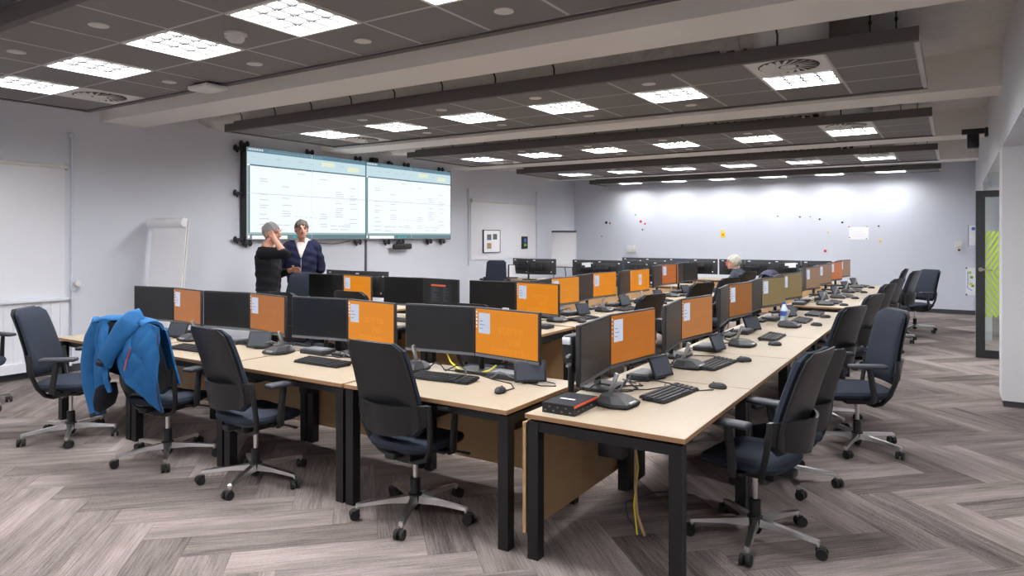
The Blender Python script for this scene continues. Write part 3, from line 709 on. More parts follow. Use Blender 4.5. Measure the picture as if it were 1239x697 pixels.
def desk(cx_, cy_, rz, lab, group, panel=True):
    """centre of the front edge at (cx_, cy_); the user sits on the local -Y side"""
    t = thing('desk', lab, 'desk', (cx_, cy_, 0), rz, group)
    put('desktop', DM[0], t)
    for x in (-1, 1):
        for y in (0.045, DD-0.045): put('leg', DM[1], t, (x*(DWd/2-0.033), y, 0))
        put('side_rail', DM[2], t, (x*(DWd/2-0.033), DD/2, 0))
    for y in (0.09, DD-0.09): put('long_rail', DM[3], t, (0, y, 0))
    if panel: put('modesty_panel', DM[4], t, (0, DD-0.006+0.012, 0))
    put('cable_tray', DM[5], t, (0, DD-0.2, 0)); put('cable_box', DM[6], t, (-0.26, DD-0.34, 0)); put('cable_box', DM[6], t, (0.31, DD-0.3, 0))
    return t
AX = [-2.555-1.215*k for k in range(4)]
for k, x in enumerate(AX): desk(x, 3.0, 0, 'light wood desk in the front row, %s from its right end' % ORD[k], 'front row desks')
RY = [3.605+1.2*k for k in range(5)]
for k, y in enumerate(RY): desk(-1.01, y, PI/2, 'light wood desk in the right-hand row, %s from the camera' % ORD[k], 'right-hand row desks')
R2Y = [10.2+1.2*k for k in range(4)]
for k, y in enumerate(R2Y): desk(-1.03, y, PI/2, 'light wood desk in the far right-hand row, %s from the water bottle' % ORD[k], 'far right-hand row desks')
BX = [-3.80-1.215*k for k in range(3)]
for k, x in enumerate(BX): desk(x, 5.28, 0, 'light wood desk in the second row, %s from its right end' % ORD[k], 'second row desks')
desk(-6.42, 6.98, PI, 'desk facing the camera backed onto the second row near the standing men', 'second row desks', False)
CY = [6.76+1.2*k for k in range(5)]
for k, y in enumerate(CY): desk(-3.08, y, PI/2, 'light wood desk in the middle row, %s from the second row' % ORD[k], 'middle row desks')
FXc = [-7.40, -5.93, -4.75]
for k, x in enumerate(FXc): desk(x, 13.0, PI, 'desk in the rear row facing the camera, %s from the left wall' % ORD[k], 'rear row desks')
GX = [-5.85, -4.62, -3.42, -2.2+0.0]
for k, x in enumerate(GX[:4]): desk(x-0.0, 15.2, PI, 'desk in the last row near the back wall, %s from its left end' % ORD[k], 'last row desks')

# ------------------------------------------------------------------ monitors
MW, MH = 0.545, 0.325
def monitor_meshes():
    hs = MB(); hs.rbox((0, 0.012, 0), (MW, 0.024, MH), 0.004, 'dark_plastic')
    hs.rbox((0, 0.035, 0.0), (MW*0.62, 0.03, MH*0.62), 0.012, 'black_plastic')
    hs.box((0, -0.0005, -MH/2+0.010), (MW-0.004, 0.002, 0.018), 'grey_plastic')
    vs = MB(); vs.box((0, 0.055, 0), (0.11, 0.012, 0.11), 'black_metal'); vs.cyl((0, 0.06, 0), (0, 0.085, 0), 0.025, 'black_metal', 10)
    lb = MB(); lb.box((-0.20, 0.026, 0.10), (0.03, 0.002, 0.018), 'white_card'); lb.box((0.19, 0.026, 0.13), (0.05, 0.002, 0.015), 'white_card'); lb.box((-0.17, 0.026, -0.11), (0.022, 0.002, 0.022), 'white_card')
    return hs.mesh('housing'), vs.mesh('mount_plate'), lb.mesh('rear_stickers')
MO = monitor_meshes()
SW, SH = MW-0.022, MH-0.036
def screen_me(m_): return MB().box((0, -0.0015, 0.008), (SW, 0.003, SH), m_).mesh('screen')
SCR = {}
def text_me(txts, m_):
    b = MB()
    for (s, x, z, sz) in txts:
        cu = bpy.data.curves.new('lettering', 'FONT'); cu.body = s; cu.size = sz; cu.extrude = 0.0002; cu.resolution_u = 2
        o = bpy.data.objects.new('lettering', cu); C.objects.link(o)
        dg = bpy.context.evaluated_depsgraph_get(); me = bpy.data.meshes.new_from_object(o.evaluated_get(dg))
        b.add([(v.co.x+x, -0.0042-v.co.z, v.co.y+z) for v in me.vertices], [list(p.vertices) for p in me.polygons], m_)
        bpy.data.objects.remove(o); bpy.data.meshes.remove(me)
    return b.mesh('lettering')
def win_me(x0, x1, z0, z1):
    b = MB().box2((x0, -0.0042, z0), (x1, -0.003, z1), 'win_pale')
    for k in range(3): b.box2((x0+0.012, -0.0046, z1-0.055-0.024*k), (x0+0.04+0.016*(k % 2), -0.0042, z1-0.051-0.024*k), 'grey_plastic')
    return b.mesh('document_window')
WIN = win_me(-0.235, -0.135, -0.006, 0.127); WINC = win_me(-0.035, 0.045, -0.06, 0.09)
ICO = MB()
for k in range(5): ICO.box2((-SW/2+0.003, -0.0042, 0.125-0.024*k), (-SW/2+0.013, -0.003, 0.138-0.024*k), 'white_card')
ICO = ICO.mesh('icon_strip')
CAMERA = MB().rbox((0, -0.002, MH/2+0.004), (0.05, 0.018, 0.014), 0.004, 'silver').mesh('webcam')
CARD = MB().box((-0.09, 0.055, 0.06), (0.21, 0.003, 0.09), 'white_card', Matrix.Rotation(0.06, 4, 'Y')).mesh('paper_card')
TERM = MB()
TERM.box2((-0.17, -0.0042, -0.10), (0.17, -0.003, 0.11), 'term_dark'); TERM.box2((-0.15, -0.0046, 0.078), (0.08, -0.0042, 0.098), 'term_orange')
for k in range(9): TERM.box2((-0.15, -0.0046, 0.055-0.017*k), (-0.15+random.uniform(0.05, 0.14), -0.0042, 0.060-0.017*k), 'term_grey')
for k in range(9): TERM.box2((0.04, -0.0046, 0.055-0.017*k), (0.04+random.uniform(0.03, 0.10), -0.0042, 0.060-0.017*k), 'term_grey')
TERM.box2((-0.172, -0.004, -0.102), (0.172, -0.0035, -0.098), 'term_grey')
TERM = TERM.mesh('terminal_window')
def monitor(parent_mtx, lx, ly, lz, yaw, kind, lab, group, card=False):
    """local desk position -> world"""
    p = parent_mtx @ Vector((lx, ly, lz)); rz = parent_mtx.to_euler().z+yaw
    t = thing('monitor', lab, 'monitor', p, rz, group)
    put('housing', MO[0], t); put('mount_plate', MO[1], t)
    key = kind.split(':')[0]
    if key not in SCR:
        SCR[key] = screen_me('screen_black' if key == 'dark' else 'screen_off' if key in ('off', 'term') else 'orange_'+key)
        if key in ORANGE_BY_ANGLE: SCR['txt_'+key] = text_me([('sterre', -0.065, 0.005, 0.088), ('vol', 0.02, -0.065, 0.088), ('mensen', -0.125, -0.128, 0.088)], 'orange_text_'+key)
    s_ = put('screen', SCR[key], t)
    if key in ORANGE_BY_ANGLE:
        put('document_window', WINC if ':c' in kind else WIN, s_); put('lettering', SCR['txt_'+key], s_); put('icon_strip', ICO, s_)
    if key == 'term': put('terminal_window', TERM, s_)
    if ':w' in kind: put('webcam', CAMERA, t)
    if ':b' in kind: stuff(put('rear_stickers', MO[2], t))
    if card: put('paper_card', CARD, t)
    return t
def arm_me():
    base = MB().rbox((0, 0.02, 0.012), (0.26, 0.18, 0.022), 0.006, 'black_metal')
    post = MB().cyl((0, 0.06, 0.02), (0, 0.06, 0.34), 0.02, 'black_metal', 10)
    bar = MB().rbox((0, 0.06, 0.27), (0.62, 0.03, 0.04), 0.006, 'black_metal')
    br = MB().rbox((0, 0.045, 0.27), (0.07, 0.05, 0.09), 0.008, 'black_metal')
    return base.mesh('base_plate'), post.mesh('post'), bar.mesh('crossbar'), br.mesh('bracket')
AR = arm_me()
HING = 0.71; ANG = math.radians(8); MZ = 1.02
def mtx_desk(cx_, cy_, rz): return Matrix.Translation((cx_, cy_, 0)) @ Matrix.Rotation(rz, 4, 'Z')
def pair(cx_, cy_, rz, hx, kl, kr, where, group, dz=0.0, hing=HING, angl=None, angr=None, cards=(False, False)):
    mt = mtx_desk(cx_, cy_, rz)
    aL = ANG if angl is None else angl; aR = ANG if angr is None else angr
    h = MW/2+0.002
    def nm(k, side):
        kk = k.split(':')[0]
        look = {'dark': 'black-screened', 'off': 'black-backed', 'term': 'terminal-window', 'bright': 'bright orange', 'warm': 'light orange', 'dim': 'angle-dimmed orange', 'amber': 'angle-dimmed amber', 'tan': 'angle-dimmed tan', 'brown': 'angle-dimmed brown', 'olive': 'angle-dimmed olive', 'oblique': 'dusty brown', 'rust': 'angle-dimmed rust'}[kk]
        return '%s monitor, %s of the pair %s' % (look, side, where)
    monitor(mt, hx-h*math.cos(aL), hing-h*math.sin(aL), MZ+dz, aL, kl, nm(kl, 'left'), group, cards[0])
    monitor(mt, hx+h*math.cos(aR), hing-h*math.sin(aR), MZ+dz, -aR, kr, nm(kr, 'right'), group, cards[1])
    p = mt @ Vector((hx, hing+0.02, DZ+0.001))
    t = thing('monitor_stand', 'black twin monitor stand %s' % where, 'monitor arm', p, rz, 'twin monitor arms')
    put('base_plate', AR[0], t); put('post', AR[1], t); b = put('crossbar', AR[2], t)
    for x in (-0.275, 0.275): put('bracket', AR[3], b, (x, 0, 0))
# front row: hinge X measured in the room
gA = 'front row monitors'
for k, (hx, kl, kr, dz) in enumerate(((-2.673, 'dark', 'bright:w', 0.0), (-3.855, 'dark', 'bright', -0.005), (-5.02, 'dark', 'dim', -0.01), (-6.14, 'dark', 'dim', -0.012))):
    pair(AX[k], 3.0, 0, hx-AX[k], kl, kr, '%s from the right in the front row' % ORD[k], gA, dz)
gR = 'right-hand row monitors'
for k, (hy, kr, dz) in enumerate(((3.763, 'amber', 0.0), (5.035, 'tan', -0.005), (6.34, 'brown', 0.03), (7.62, 'olive', 0.02), (8.66, 'olive', 0.02))):
    pair(-1.01, RY[k], PI/2, hy-RY[k], 'dark', kr, '%s from the camera in the right-hand row' % ORD[k], gR, dz, angl=None if k < 3 else 0.02, angr=None if k < 3 else 0.25)
for k, (hy, kr) in enumerate(((10.35, 'oblique'), (11.5, 'oblique'), (12.7, 'rust'), (13.85, 'oblique'))):
    pair(-1.03, R2Y[k], PI/2, hy-R2Y[k], 'dark', kr, '%s from the front in the far right-hand row' % ORD[k], 'far right-hand row monitors', 0.03, angl=0.02, angr=0.2)
for k, (hx, kl, kr) in enumerate(((-3.79, 'dark', 'bright'), (-5.02, 'dark', 'term'), (-6.30, 'dark', 'bright'))):
    pair(BX[k], 5.28, 0, hx-BX[k], kl, kr, '%s from the right in the second row' % ORD[k], 'second row monitors', 0.0)
pair(-6.42, 6.98, PI, 0.0, 'off:b', 'off:b', 'facing away behind the second row', 'second row monitors', 0.03)
for k, (hy, kr, dz) in enumerate(((6.72, 'warm', 0.0), (7.78, 'bright', 0.01), (8.95, 'bright:c', 0.0), (10.2, 'rust', 0.03), (11.2, 'dark', 0.03))):
    pair(-3.08, CY[k], PI/2, hy-CY[k], 'dark', kr, '%s from the front in the middle row' % ORD[k], 'middle row monitors', dz)
for k, x in enumerate((-7.42, -5.92, -4.78)):
    pair(FXc[k], 13.0, PI, -(x-FXc[k]), 'off:b', 'off:b', 'facing away, %s from the left in the rear row' % ORD[k], 'rear row monitors', 0.0, angl=0.3 if k == 0 else None, angr=0.3 if k == 0 else None, cards=(False, k == 1))
for k, x in enumerate((-5.80, -4.72, -3.60, -2.52)):
    pair(GX[k], 15.2, PI, -(x-GX[k]), 'off:b', 'off:b', 'facing away, %s from the left in the last row' % ORD[k], 'last row monitors', -0.01, cards=(False, k == 3))

# ------------------------------------------------------------------ desk equipment
def kb_meshes():
    b = MB(); b.loft([[(-0.22, -0.08, 0.004), (0.22, -0.08, 0.004), (0.22, 0.075, 0.012), (-0.22, 0.075, 0.012)], [(-0.218, -0.078, 0.012), (0.218, -0.078, 0.012), (0.218, 0.073, 0.026), (-0.218, 0.073, 0.026)]], 'black_plastic', smooth=False)
    k = MB()
    for r in range(5):
        for c in range(17):
            if c in (13,): continue
            x = -0.204+c*0.0255; y = -0.062+r*0.029; z = 0.0135+r*0.0027
            if r == 0 and 4 <= c <= 8:
                if c == 6: k.box((x, y, z+0.003), (0.124, 0.021, 0.006), 'dark_plastic')
                continue
            k.box((x, y, z+0.003), (0.021, 0.023, 0.006), 'dark_plastic')
    f = MB()
    for x in (-0.19, 0.19): f.box((x, 0.06, 0.006), (0.03, 0.012, 0.012), 'black_plastic')
    return b.mesh('case'), k.mesh('keys'), f.mesh('feet')
KB = kb_meshes()
def mouse_me():
    rings = []
    for (z, w_, l_) in ((0.001, 0.026, 0.05), (0.008, 0.031, 0.056), (0.02, 0.029, 0.052), (0.031, 0.022, 0.036), (0.035, 0.010, 0.015)):
        rings.append([(w_*math.cos(2*PI*k/16), l_*math.sin(2*PI*k/16)-0.006*(z/0.035), z) for k in range(16)])
    return MB().loft(rings, 'dark_plastic').mesh('shell'), MB().cyl((-0.004, 0.022, 0.030), (0.004, 0.022, 0.030), 0.007, 'black_plastic', 10).mesh('wheel')
MS = mouse_me()
TB_T = Matrix.Translation((0, 0, 0.075)) @ Matrix.Rotation(-0.42, 4, 'X')
TB = (MB().rbox((0, 0, 0), (0.20, 0.012, 0.138), 0.004, 'black_plastic', TB_T).mesh('bezel'),
      MB().box((0, -0.0068, 0), (0.172, 0.002, 0.108), 'tablet_glow', TB_T).mesh('screen'),
      MB().rbox((0, 0.045, 0.018), (0.10, 0.12, 0.034), 0.008, 'dark_plastic').mesh('foot'))
def phone_me():
    b = MB()
    ring = lambda s_, z, dy=0.0: [(s_*x, s_*y+dy, z) for (x, y) in ((-0.075, -0.10), (0.075, -0.10), (0.105, -0.02), (0.09, 0.085), (0.03, 0.11), (-0.03, 0.11), (-0.09, 0.085), (-0.105, -0.02))]
    b.loft([ring(0.93, 0.003), ring(1.0, 0.014), ring(0.97, 0.026)], 'dark_plastic', smooth=False)
    top = MB().loft([ring(0.97, 0.026), ring(0.62, 0.055, 0.02), ring(0.40, 0.060, 0.03)], 'grey_plastic' if False else 'dark_plastic', smooth=False)
    btn = MB().rbox((0, -0.088, 0.026), (0.07, 0.022, 0.012), 0.004, 'silver')
    pst = MB().rbox((0, 0.06, 0.10), (0.016, 0.022, 0.12), 0.003, 'silver', Matrix.Rotation(0.35, 4, 'X'))
    return b.mesh('base'), top.mesh('faceted_top'), btn.mesh('talk_button'), pst.mesh('microphone_post')
PH = phone_me()
DK = (MB().rbox((0, 0, 0.018), (0.24, 0.15, 0.034), 0.004, 'dark_plastic').mesh('case'), MB().rbox((0, 0.0, 0.038), (0.2, 0.12, 0.008), 0.003, 'grey_plastic').mesh('lid'))
TOPZ = DZ+0.0012
def place(kind, x, y, rz, where):
    """world position on a desk"""
    if kind == 'keyboard':
        t = thing('keyboard', 'black keyboard %s' % where, 'keyboard', (x, y, TOPZ), rz, 'keyboards on the desks'); put('case', KB[0], t); stuff(put('keys', KB[1], t)); put('feet', KB[2], t)
    elif kind == 'mouse':
        t = thing('mouse', 'dark computer mouse %s' % where, 'mouse', (x, y, TOPZ), rz, 'computer mice on the desks'); put('shell', MS[0], t); put('wheel', MS[1], t)
    elif kind == 'tablet':
        t = thing('touch_tablet', 'small tilted black touch screen %s' % where, 'tablet', (x, y, TOPZ), rz, 'tilted touch screens on the desks'); put('bezel', TB[0], t); put('screen', TB[1], t); put('foot', TB[2], t)
    elif kind == 'phone':
        t = thing('desk_microphone', 'faceted black desk intercom unit %s' % where, 'intercom', (x, y, TOPZ), rz, 'desk intercom units')
        for n, m_ in zip(('base', 'faceted_top', 'talk_button', 'microphone_post'), PH): put(n, m_, t)
    elif kind == 'dock':
        t = thing('docking_box', 'flat dark docking box %s' % where, 'docking box', (x, y, TOPZ), rz, 'docking boxes under the monitors'); put('case', DK[0], t); put('lid', DK[1], t)
    return t
def cable_set(x, y, rz, where, seed, yellow=False):
    rd = random.Random(seed)
    t = thing('cable_tangle', 'tangle of cables %s' % where, 'cables', (x, y, TOPZ), rz, 'cable tangles behind the desk equipment')
    n = 5
    for k in range(n):
        pts = []; a = rd.uniform(-0.45, 0.3); L_ = rd.uniform(0.25, 0.55); yb_ = rd.uniform(-0.06, 0.08)
        for i in range(9):
            u = i/8; pts.append((a+L_*u, yb_+0.05*math.sin(u*rd.uniform(3, 8)+k), 0.006+0.10*max(0, math.sin(PI*u))*rd.uniform(0.0, 0.8)*(k % 2)))
        MB().tube(pts, 0.0045, 'grey_plastic' if k == 3 else 'black_plastic', 6).build('cable', t)
    if yellow:
        MB().tube([(-0.30, 0.06, 0.12), (-0.24, 0.03, 0.06), (-0.17, 0.02, 0.022), (-0.08, 0.02, 0.012), (0.02, 0.02, 0.016), (0.08, 0.03, 0.035), (0.12, 0.05, 0.07)], 0.006, 'yellow_cable', 6).build('yellow_cable', t)
WA = ['on the front row desk, %s from its right end' % o for o in ORD]
WR_ = ['on the right-hand row, %s place from the camera' % o for o in ORD]
H2 = PI/2
for (kd, x, y, r, k) in (('keyboard', -2.72, 3.44, 0.10, 0), ('mouse', -2.215, 3.33, 0.2, 0), ('tablet', -2.20, 3.64, 0.62, 0), ('phone', -3.08, 3.56, 0.1, 0), ('dock', -2.4, 3.70, 0, 0),
                        ('keyboard', -3.78, 3.40, 0.0, 1), ('phone', -4.41, 3.52, 0.05, 1), ('dock', -4.15, 3.68, 0, 1), ('tablet', -4.72, 3.58, 0.4, 2), ('keyboard', -5.12, 3.26, 0.05, 2), ('dock', -5.15, 3.66, 0, 2), ('phone', -5.6, 3.55, 0, 2), ('keyboard', -6.2, 3.3, 0.05, 3), ('dock', -6.2, 3.66, 0, 3), ('tablet', -5.83, 3.56, 0.3, 3)):
    place(kd, x, y, r, WA[k])
for (kd, x, y, r, k) in (('keyboard', -1.365, 3.80, H2-0.12, 0), ('mouse', -1.186, 4.126, H2, 0), ('tablet', -1.575, 4.22, H2-0.25, 0), ('phone', -1.52, 3.42, H2-0.1, 0), ('dock', -1.67, 4.18, H2, 0),
                        ('keyboard', -1.41, 4.85, H2-0.08, 1), ('mouse', -1.281, 5.122, H2, 1), ('tablet', -1.56, 5.43, H2-0.15, 1), ('phone', -1.535, 4.67, H2-0.1, 1), ('dock', -1.67, 5.5, H2, 1),
                        ('keyboard', -1.36, 6.42, H2, 2), ('mouse', -1.25, 6.0, H2+0.2, 2), ('tablet', -1.62, 6.78, H2-0.5, 2), ('phone', -1.47, 5.82, H2-0.1, 2), ('dock', -1.66, 6.6, H2, 2),
                        ('keyboard', -1.36, 7.85, H2, 3), ('mouse', -1.17, 7.55, H2+0.2, 3), ('tablet', -1.55, 8.15, H2-0.6, 3), ('phone', -1.38, 7.30, H2-0.1, 3), ('dock', -1.66, 7.8, H2, 3),
                        ('mouse', -1.2, 8.35, H2+0.2, 4), ('keyboard', -1.35, 8.6, H2, 4), ('dock', -1.66, 8.8, H2, 4)):
    place(kd, x, y, r, WR_[k])
WR2 = ['on the far right-hand row, %s place from the front' % o for o in ORD]
for k, y in enumerate(R2Y):
    place('keyboard', -1.36, y+0.05, H2, WR2[k]); place('mouse', -1.2, y-0.3, H2, WR2[k]); place('phone', -1.42, y-0.32, H2, WR2[k]); place('tablet', -1.55, y+0.38, H2-0.4, WR2[k])
    if k == 0: place('dock', -1.72, y-0.42, H2, WR2[k])
WC = ['on the middle row, %s place from the front' % o for o in ORD]
for k, y in enumerate(CY):
    place('keyboard', -3.42+0.02, y-0.02, H2-0.1, WC[k]); place('phone', -3.55, y-0.36 if k else y-0.33, H2, WC[k]); place('tablet', -3.58, y+0.33, H2-0.3, WC[k])
    if k in (0, 2, 3): place('mouse', -3.28, y-0.28, H2, WC[k])
    place('dock', -3.72, y+0.3, H2, WC[k])
WB = ['on the second row desk, %s from its right end' % o for o in ORD]
for k, x in enumerate(BX): place('keyboard', x, 5.55, 0, WB[k]); place('phone', x-0.42, 5.75, 0, WB[k]); place('dock', x+0.35, 5.9, 0, WB[k])
for k in range(4): cable_set((-2.62, -3.80, -4.95, -6.1)[k], 3.66, 0, WA[k], 11+k, k == 0)
for k, y in enumerate((3.62, 4.85, 6.1, 7.4, 8.5)): cable_set(-1.68, y, H2, WR_[k], 31+k)
for k, y in enumerate(CY[:3]): cable_set(-3.74, y, H2, WC[k], 51+k)
for k, y in enumerate(R2Y[:2]): cable_set(-1.70, y, H2, WR2[k], 71+k)
def wire(pts, lab, m_='black_plastic', r=0.0035):
    tag(MB().tube(pts, r, m_, 6).build('cable'), lab, 'cable', 'loose cables on the desks')
z = TOPZ+0.004
wire([(-2.21, 3.38, z), (-2.20, 3.45, z), (-2.28, 3.55, z), (-2.45, 3.60, z), (-2.6, 3.66, z)], 'thin mouse cable curling across the front row right desk')
wire([(-2.14, 3.69, z+0.01), (-2.06, 3.70, z), (-2.02, 3.64, z), (-2.10, 3.60, z), (-2.2, 3.62, z)], 'short looped cable beside the front row touch screen')
wire([(-1.19, 4.06, z), (-1.26, 3.98, z), (-1.45, 4.08, z), (-1.58, 4.12, z), (-1.68, 4.0, z)], 'thin mouse cable on the nearest right-hand desk')
wire([(-1.50, 4.10, z), (-1.46, 3.98, z), (-1.52, 3.85, z), (-1.62, 3.78, z), (-1.7, 3.7, z)], 'looped cable between keyboard and touch screen nearest the camera')
wire([(-1.27, 5.06, z), (-1.36, 5.1, z), (-1.52, 5.2, z), (-1.66, 5.15, z)], 'thin mouse cable on the second right-hand desk')
# mini computer box with red stripe, bottle, card box
t = thing('mini_computer', 'flat black computer box with red edge on the nearest right-hand desk', 'computer', (-1.695, 3.212, TOPZ), 0.0)
MB().box((0, 0, 0.027), (0.185, 0.27, 0.052), 'black_plastic').build('case', t)
MB().box((0.0, 0, 0.0535), (0.181, 0.266, 0.001), 'trouser_dark').build('lid', t)
MB().box((0.0935, 0, 0.047), (0.003, 0.27, 0.011), 'orange_red').build('red_stripe', t)
MB().box((-0.01, -0.01, 0.0545), (0.085, 0.018, 0.001), 'white_card').build('label_strip', t)
pt = MB()
for k in range(7): pt.box((-0.075+k*0.024, -0.1355, 0.016+0.02*(k % 2)), (0.012, 0.001, 0.007), 'grey_plastic')
for k in range(4): pt.box((0.0935, -0.09+k*0.05, 0.02), (0.001, 0.02, 0.008), 'grey_plastic')
stuff(pt.build('ports', t))
t = thing('water_bottle', 'clear plastic water bottle with blue cap on the right-hand row', 'bottle', (-1.46, 7.45, TOPZ))
MB().loft([[(r*math.cos(2*PI*k/16), r*math.sin(2*PI*k/16), zz) for k in range(16)] for (r, zz) in ((0.034, 0), (0.038, 0.01), (0.038, 0.06), (0.034, 0.075), (0.038, 0.09), (0.038, 0.15), (0.034, 0.17), (0.016, 0.205), (0.014, 0.215))], 'bottle_plastic').build('bottle_body', t)
MB().disc((0, 0, 0.215), 0.017, 0.022, 'cap_blue', 14).build('cap', t)
MB().cyl((0, 0, 0.095), (0, 0, 0.145), 0.0385, 'blue', 16).build('label_band', t)
# small things on the rear left desk
t = thing('document_holder', 'white sheet on a dark holder on the rear desk by the left wall', 'document holder', (-7.9, 12.35, TOPZ), 0.5)
MB().rbox((0, 0.02, 0.17), (0.22, 0.02, 0.28), 0.004, 'dark_plastic', Matrix.Rotation(-0.15, 4, 'X')).build('back_plate', t); MB().box((0.02, 0.004, 0.17), (0.19, 0.004, 0.25), 'paper', Matrix.Rotation(-0.15, 4, 'X')).build('sheet', t); MB().rbox((0, 0.02, 0.01), (0.2, 0.12, 0.018), 0.004, 'dark_plastic').build('foot', t)

# ------------------------------------------------------------------ office chairs
def back_y(z):
    pts = ((0.50, -0.205), (0.58, -0.195), (0.66, -0.20), (0.76, -0.225), (0.88, -0.262), (0.98, -0.298), (1.08, -0.34))
    for (a, ya), (b, yb_) in zip(pts, pts[1:]):
        if z <= b: return ya+(yb_-ya)*max(0, (z-a)/(b-a))
    return pts[-1][1]
def back_rings(z0, z1, wb, wt, th, dy, n=22, lv=14, curve=0.16):
    rings = []
    for i in range(lv+1):
        u = i/lv; z_ = z0+(z1-z0)*u
        e = min(u, 1-u)*(z1-z0)                         # distance to the end, rounds the corners
        rad = 0.055; k = 1.0 if e > rad else math.sqrt(max(0.0, 1-((rad-e)/rad)**2))
        w_ = (wb+(wt-wb)*u) - rad*(1-k)*0.9
        t_ = th*(0.35+0.65*k)
        rings.append([(x, y_+back_y(z_)+dy+curve*x*x*2.2, z_) for (x, y_) in rrect(w_, t_, n, 3.6)])
    return rings
def chair_meshes():
    P = {}
    a = MB(); a.loft([[(0.03, -0.024, 0.075), (0.03, 0.024, 0.075), (0.03, 0.020, 0.118), (0.03, -0.020, 0.118)],
                      [(0.16, -0.019, 0.082), (0.16, 0.019, 0.082), (0.16, 0.016, 0.108), (0.16, -0.016, 0.108)],
                      [(0.335, -0.016, 0.075), (0.335, 0.016, 0.075), (0.335, 0.013, 0.092), (0.335, -0.013, 0.092)],
                      [(0.345, -0.012, 0.07), (0.345, 0.012, 0.07), (0.345, 0.010, 0.088), (0.345, -0.010, 0.088)]], 'chrome', smooth=False)
    P['base_arm'] = a.mesh('base_arm')
    c = MB()
    for s1 in (-1, 1):
        c.tube([(0.018, s1*0.009, 0.029), (0.018, s1*0.027, 0.029)], 0.029, 'rubber', 14)
    c.rbox((0.012, 0, 0.045), (0.052, 0.020, 0.03), 0.008, 'black_plastic'); c.cyl((0, 0, 0.055), (0, 0, 0.08), 0.008, 'chrome', 8)
    P['caster'] = c.mesh('caster')
    P['base_hub'] = MB().loft([[(r*math.cos(2*PI*k/18), r*math.sin(2*PI*k/18), z_) for k in range(18)] for (r, z_) in ((0.026, 0.035), (0.03, 0.04), (0.042, 0.072), (0.042, 0.125), (0.030, 0.13), (0.030, 0.215), (0.024, 0.22))], 'black_plastic').mesh('base_hub')
    P['gas_lift'] = MB().cyl((0, 0, 0.215), (0, 0, 0.37), 0.015, 'chrome', 14).mesh('gas_lift')
    m = MB(); m.rbox((0, -0.01, 0.385), (0.17, 0.26, 0.065), 0.02, 'black_plastic'); m.rbox((0, -0.15, 0.40), (0.08, 0.14, 0.04), 0.012, 'black_plastic'); m.rbox((0, 0, 0.415), (0.50, 0.07, 0.022), 0.006, 'black_plastic')
    P['seat_mechanism'] = m.mesh('seat_mechanism')
    lv = MB(); lv.cyl((0.1, 0.08, 0.39), (0.30, 0.09, 0.395), 0.007, 'black_plastic', 8); lv.rbox((0.31, 0.09, 0.395), (0.06, 0.025, 0.014), 0.005, 'black_plastic')
    P['lever'] = lv.mesh('lever')
    def seat_ring(w_, d, z_, yo=0.02): return [(x, y_+yo, z_-(0.03*max(0, (y_-d*0.55)/(d*0.45))**2 if y_ > d*0.55 else 0)) for (x, y_) in rrect(w_, d, 28, 3.4)]
    P['seat'] = MB().loft([seat_ring(0.205, 0.20, 0.425), seat_ring(0.238, 0.232, 0.437), seat_ring(0.246, 0.24, 0.458), seat_ring(0.238, 0.232, 0.478), seat_ring(0.21, 0.205, 0.490), seat_ring(0.12, 0.11, 0.494)], 'navy_fabric').mesh('seat')
    P['seat_pan'] = MB().loft([seat_ring(0.15, 0.16, 0.405), seat_ring(0.20, 0.20, 0.415), seat_ring(0.215, 0.21, 0.43)], 'black_plastic').mesh('seat_pan')
    P['backrest'] = MB().loft(back_rings(0.53, 1.065, 0.232, 0.205, 0.032, 0.0), 'navy_fabric').mesh('backrest')
    P['back_shell'] = MB().loft(back_rings(0.55, 1.07, 0.236, 0.210, 0.013, -0.036), 'shell_plastic').mesh('back_shell')
    # lumbar band that wraps round the lower back
    def band(u, v):
        a_ = (u-0.5)*2; x = 0.262*a_; z_ = 0.715-0.02*abs(a_)**2*0 - v*(0.175-0.07*abs(a_)**3); y_ = -0.315+0.135*a_*a_-0.0+0.03*v
        return (x, y_, z_)
    P['lumbar_band'] = MB().sheet(band, 18, 6, 0.016, 'shell_plastic').mesh('lumbar_band')
    fr = MB()
    pth = [(-0.262, -0.178, 0.712), (-0.268, -0.180, 0.66), (-0.262, -0.165, 0.56), (-0.235, -0.135, 0.455), (-0.18, -0.105, 0.385), (-0.09, -0.09, 0.352), (0, -0.085, 0.345)]
    pth = pth+[(-x, y_, z_) for (x, y_, z_) in pth[-2::-1]]
    fr.tube(pth, [0.013, 0.016, 0.017, 0.017, 0.017, 0.018, 0.018, 0.018, 0.017, 0.017, 0.017, 0.016, 0.013], 'black_plastic', 10)
    P['back_frame'] = fr.mesh('back_frame')
    ap = MB()
    ap.tube([(0.255, 0.01, 0.405), (0.285, 0.01, 0.42), (0.292, 0.0, 0.47), (0.285, 0.02, 0.60), (0.283, 0.03, 0.668)], [0.02, 0.024, 0.026, 0.024, 0.022], 'black_plastic', 10, flat=0.6)
    P['armrest'] = ap.mesh('armrest')
    P['arm_pad'] = MB().rbox((0.283, 0.045, 0.685), (0.088, 0.265, 0.03), 0.014, 'arm_pad', seg=3).mesh('arm_pad')
    apm = MB(); apm.add([(-v.co.x, v.co.y, v.co.z) for v in P['armrest'].vertices], [list(p.vertices)[::-1] for p in P['armrest'].polygons], 'black_plastic', True)
    P['armrest_l'] = apm.mesh('armrest')
    return P
CH = chair_meshes()
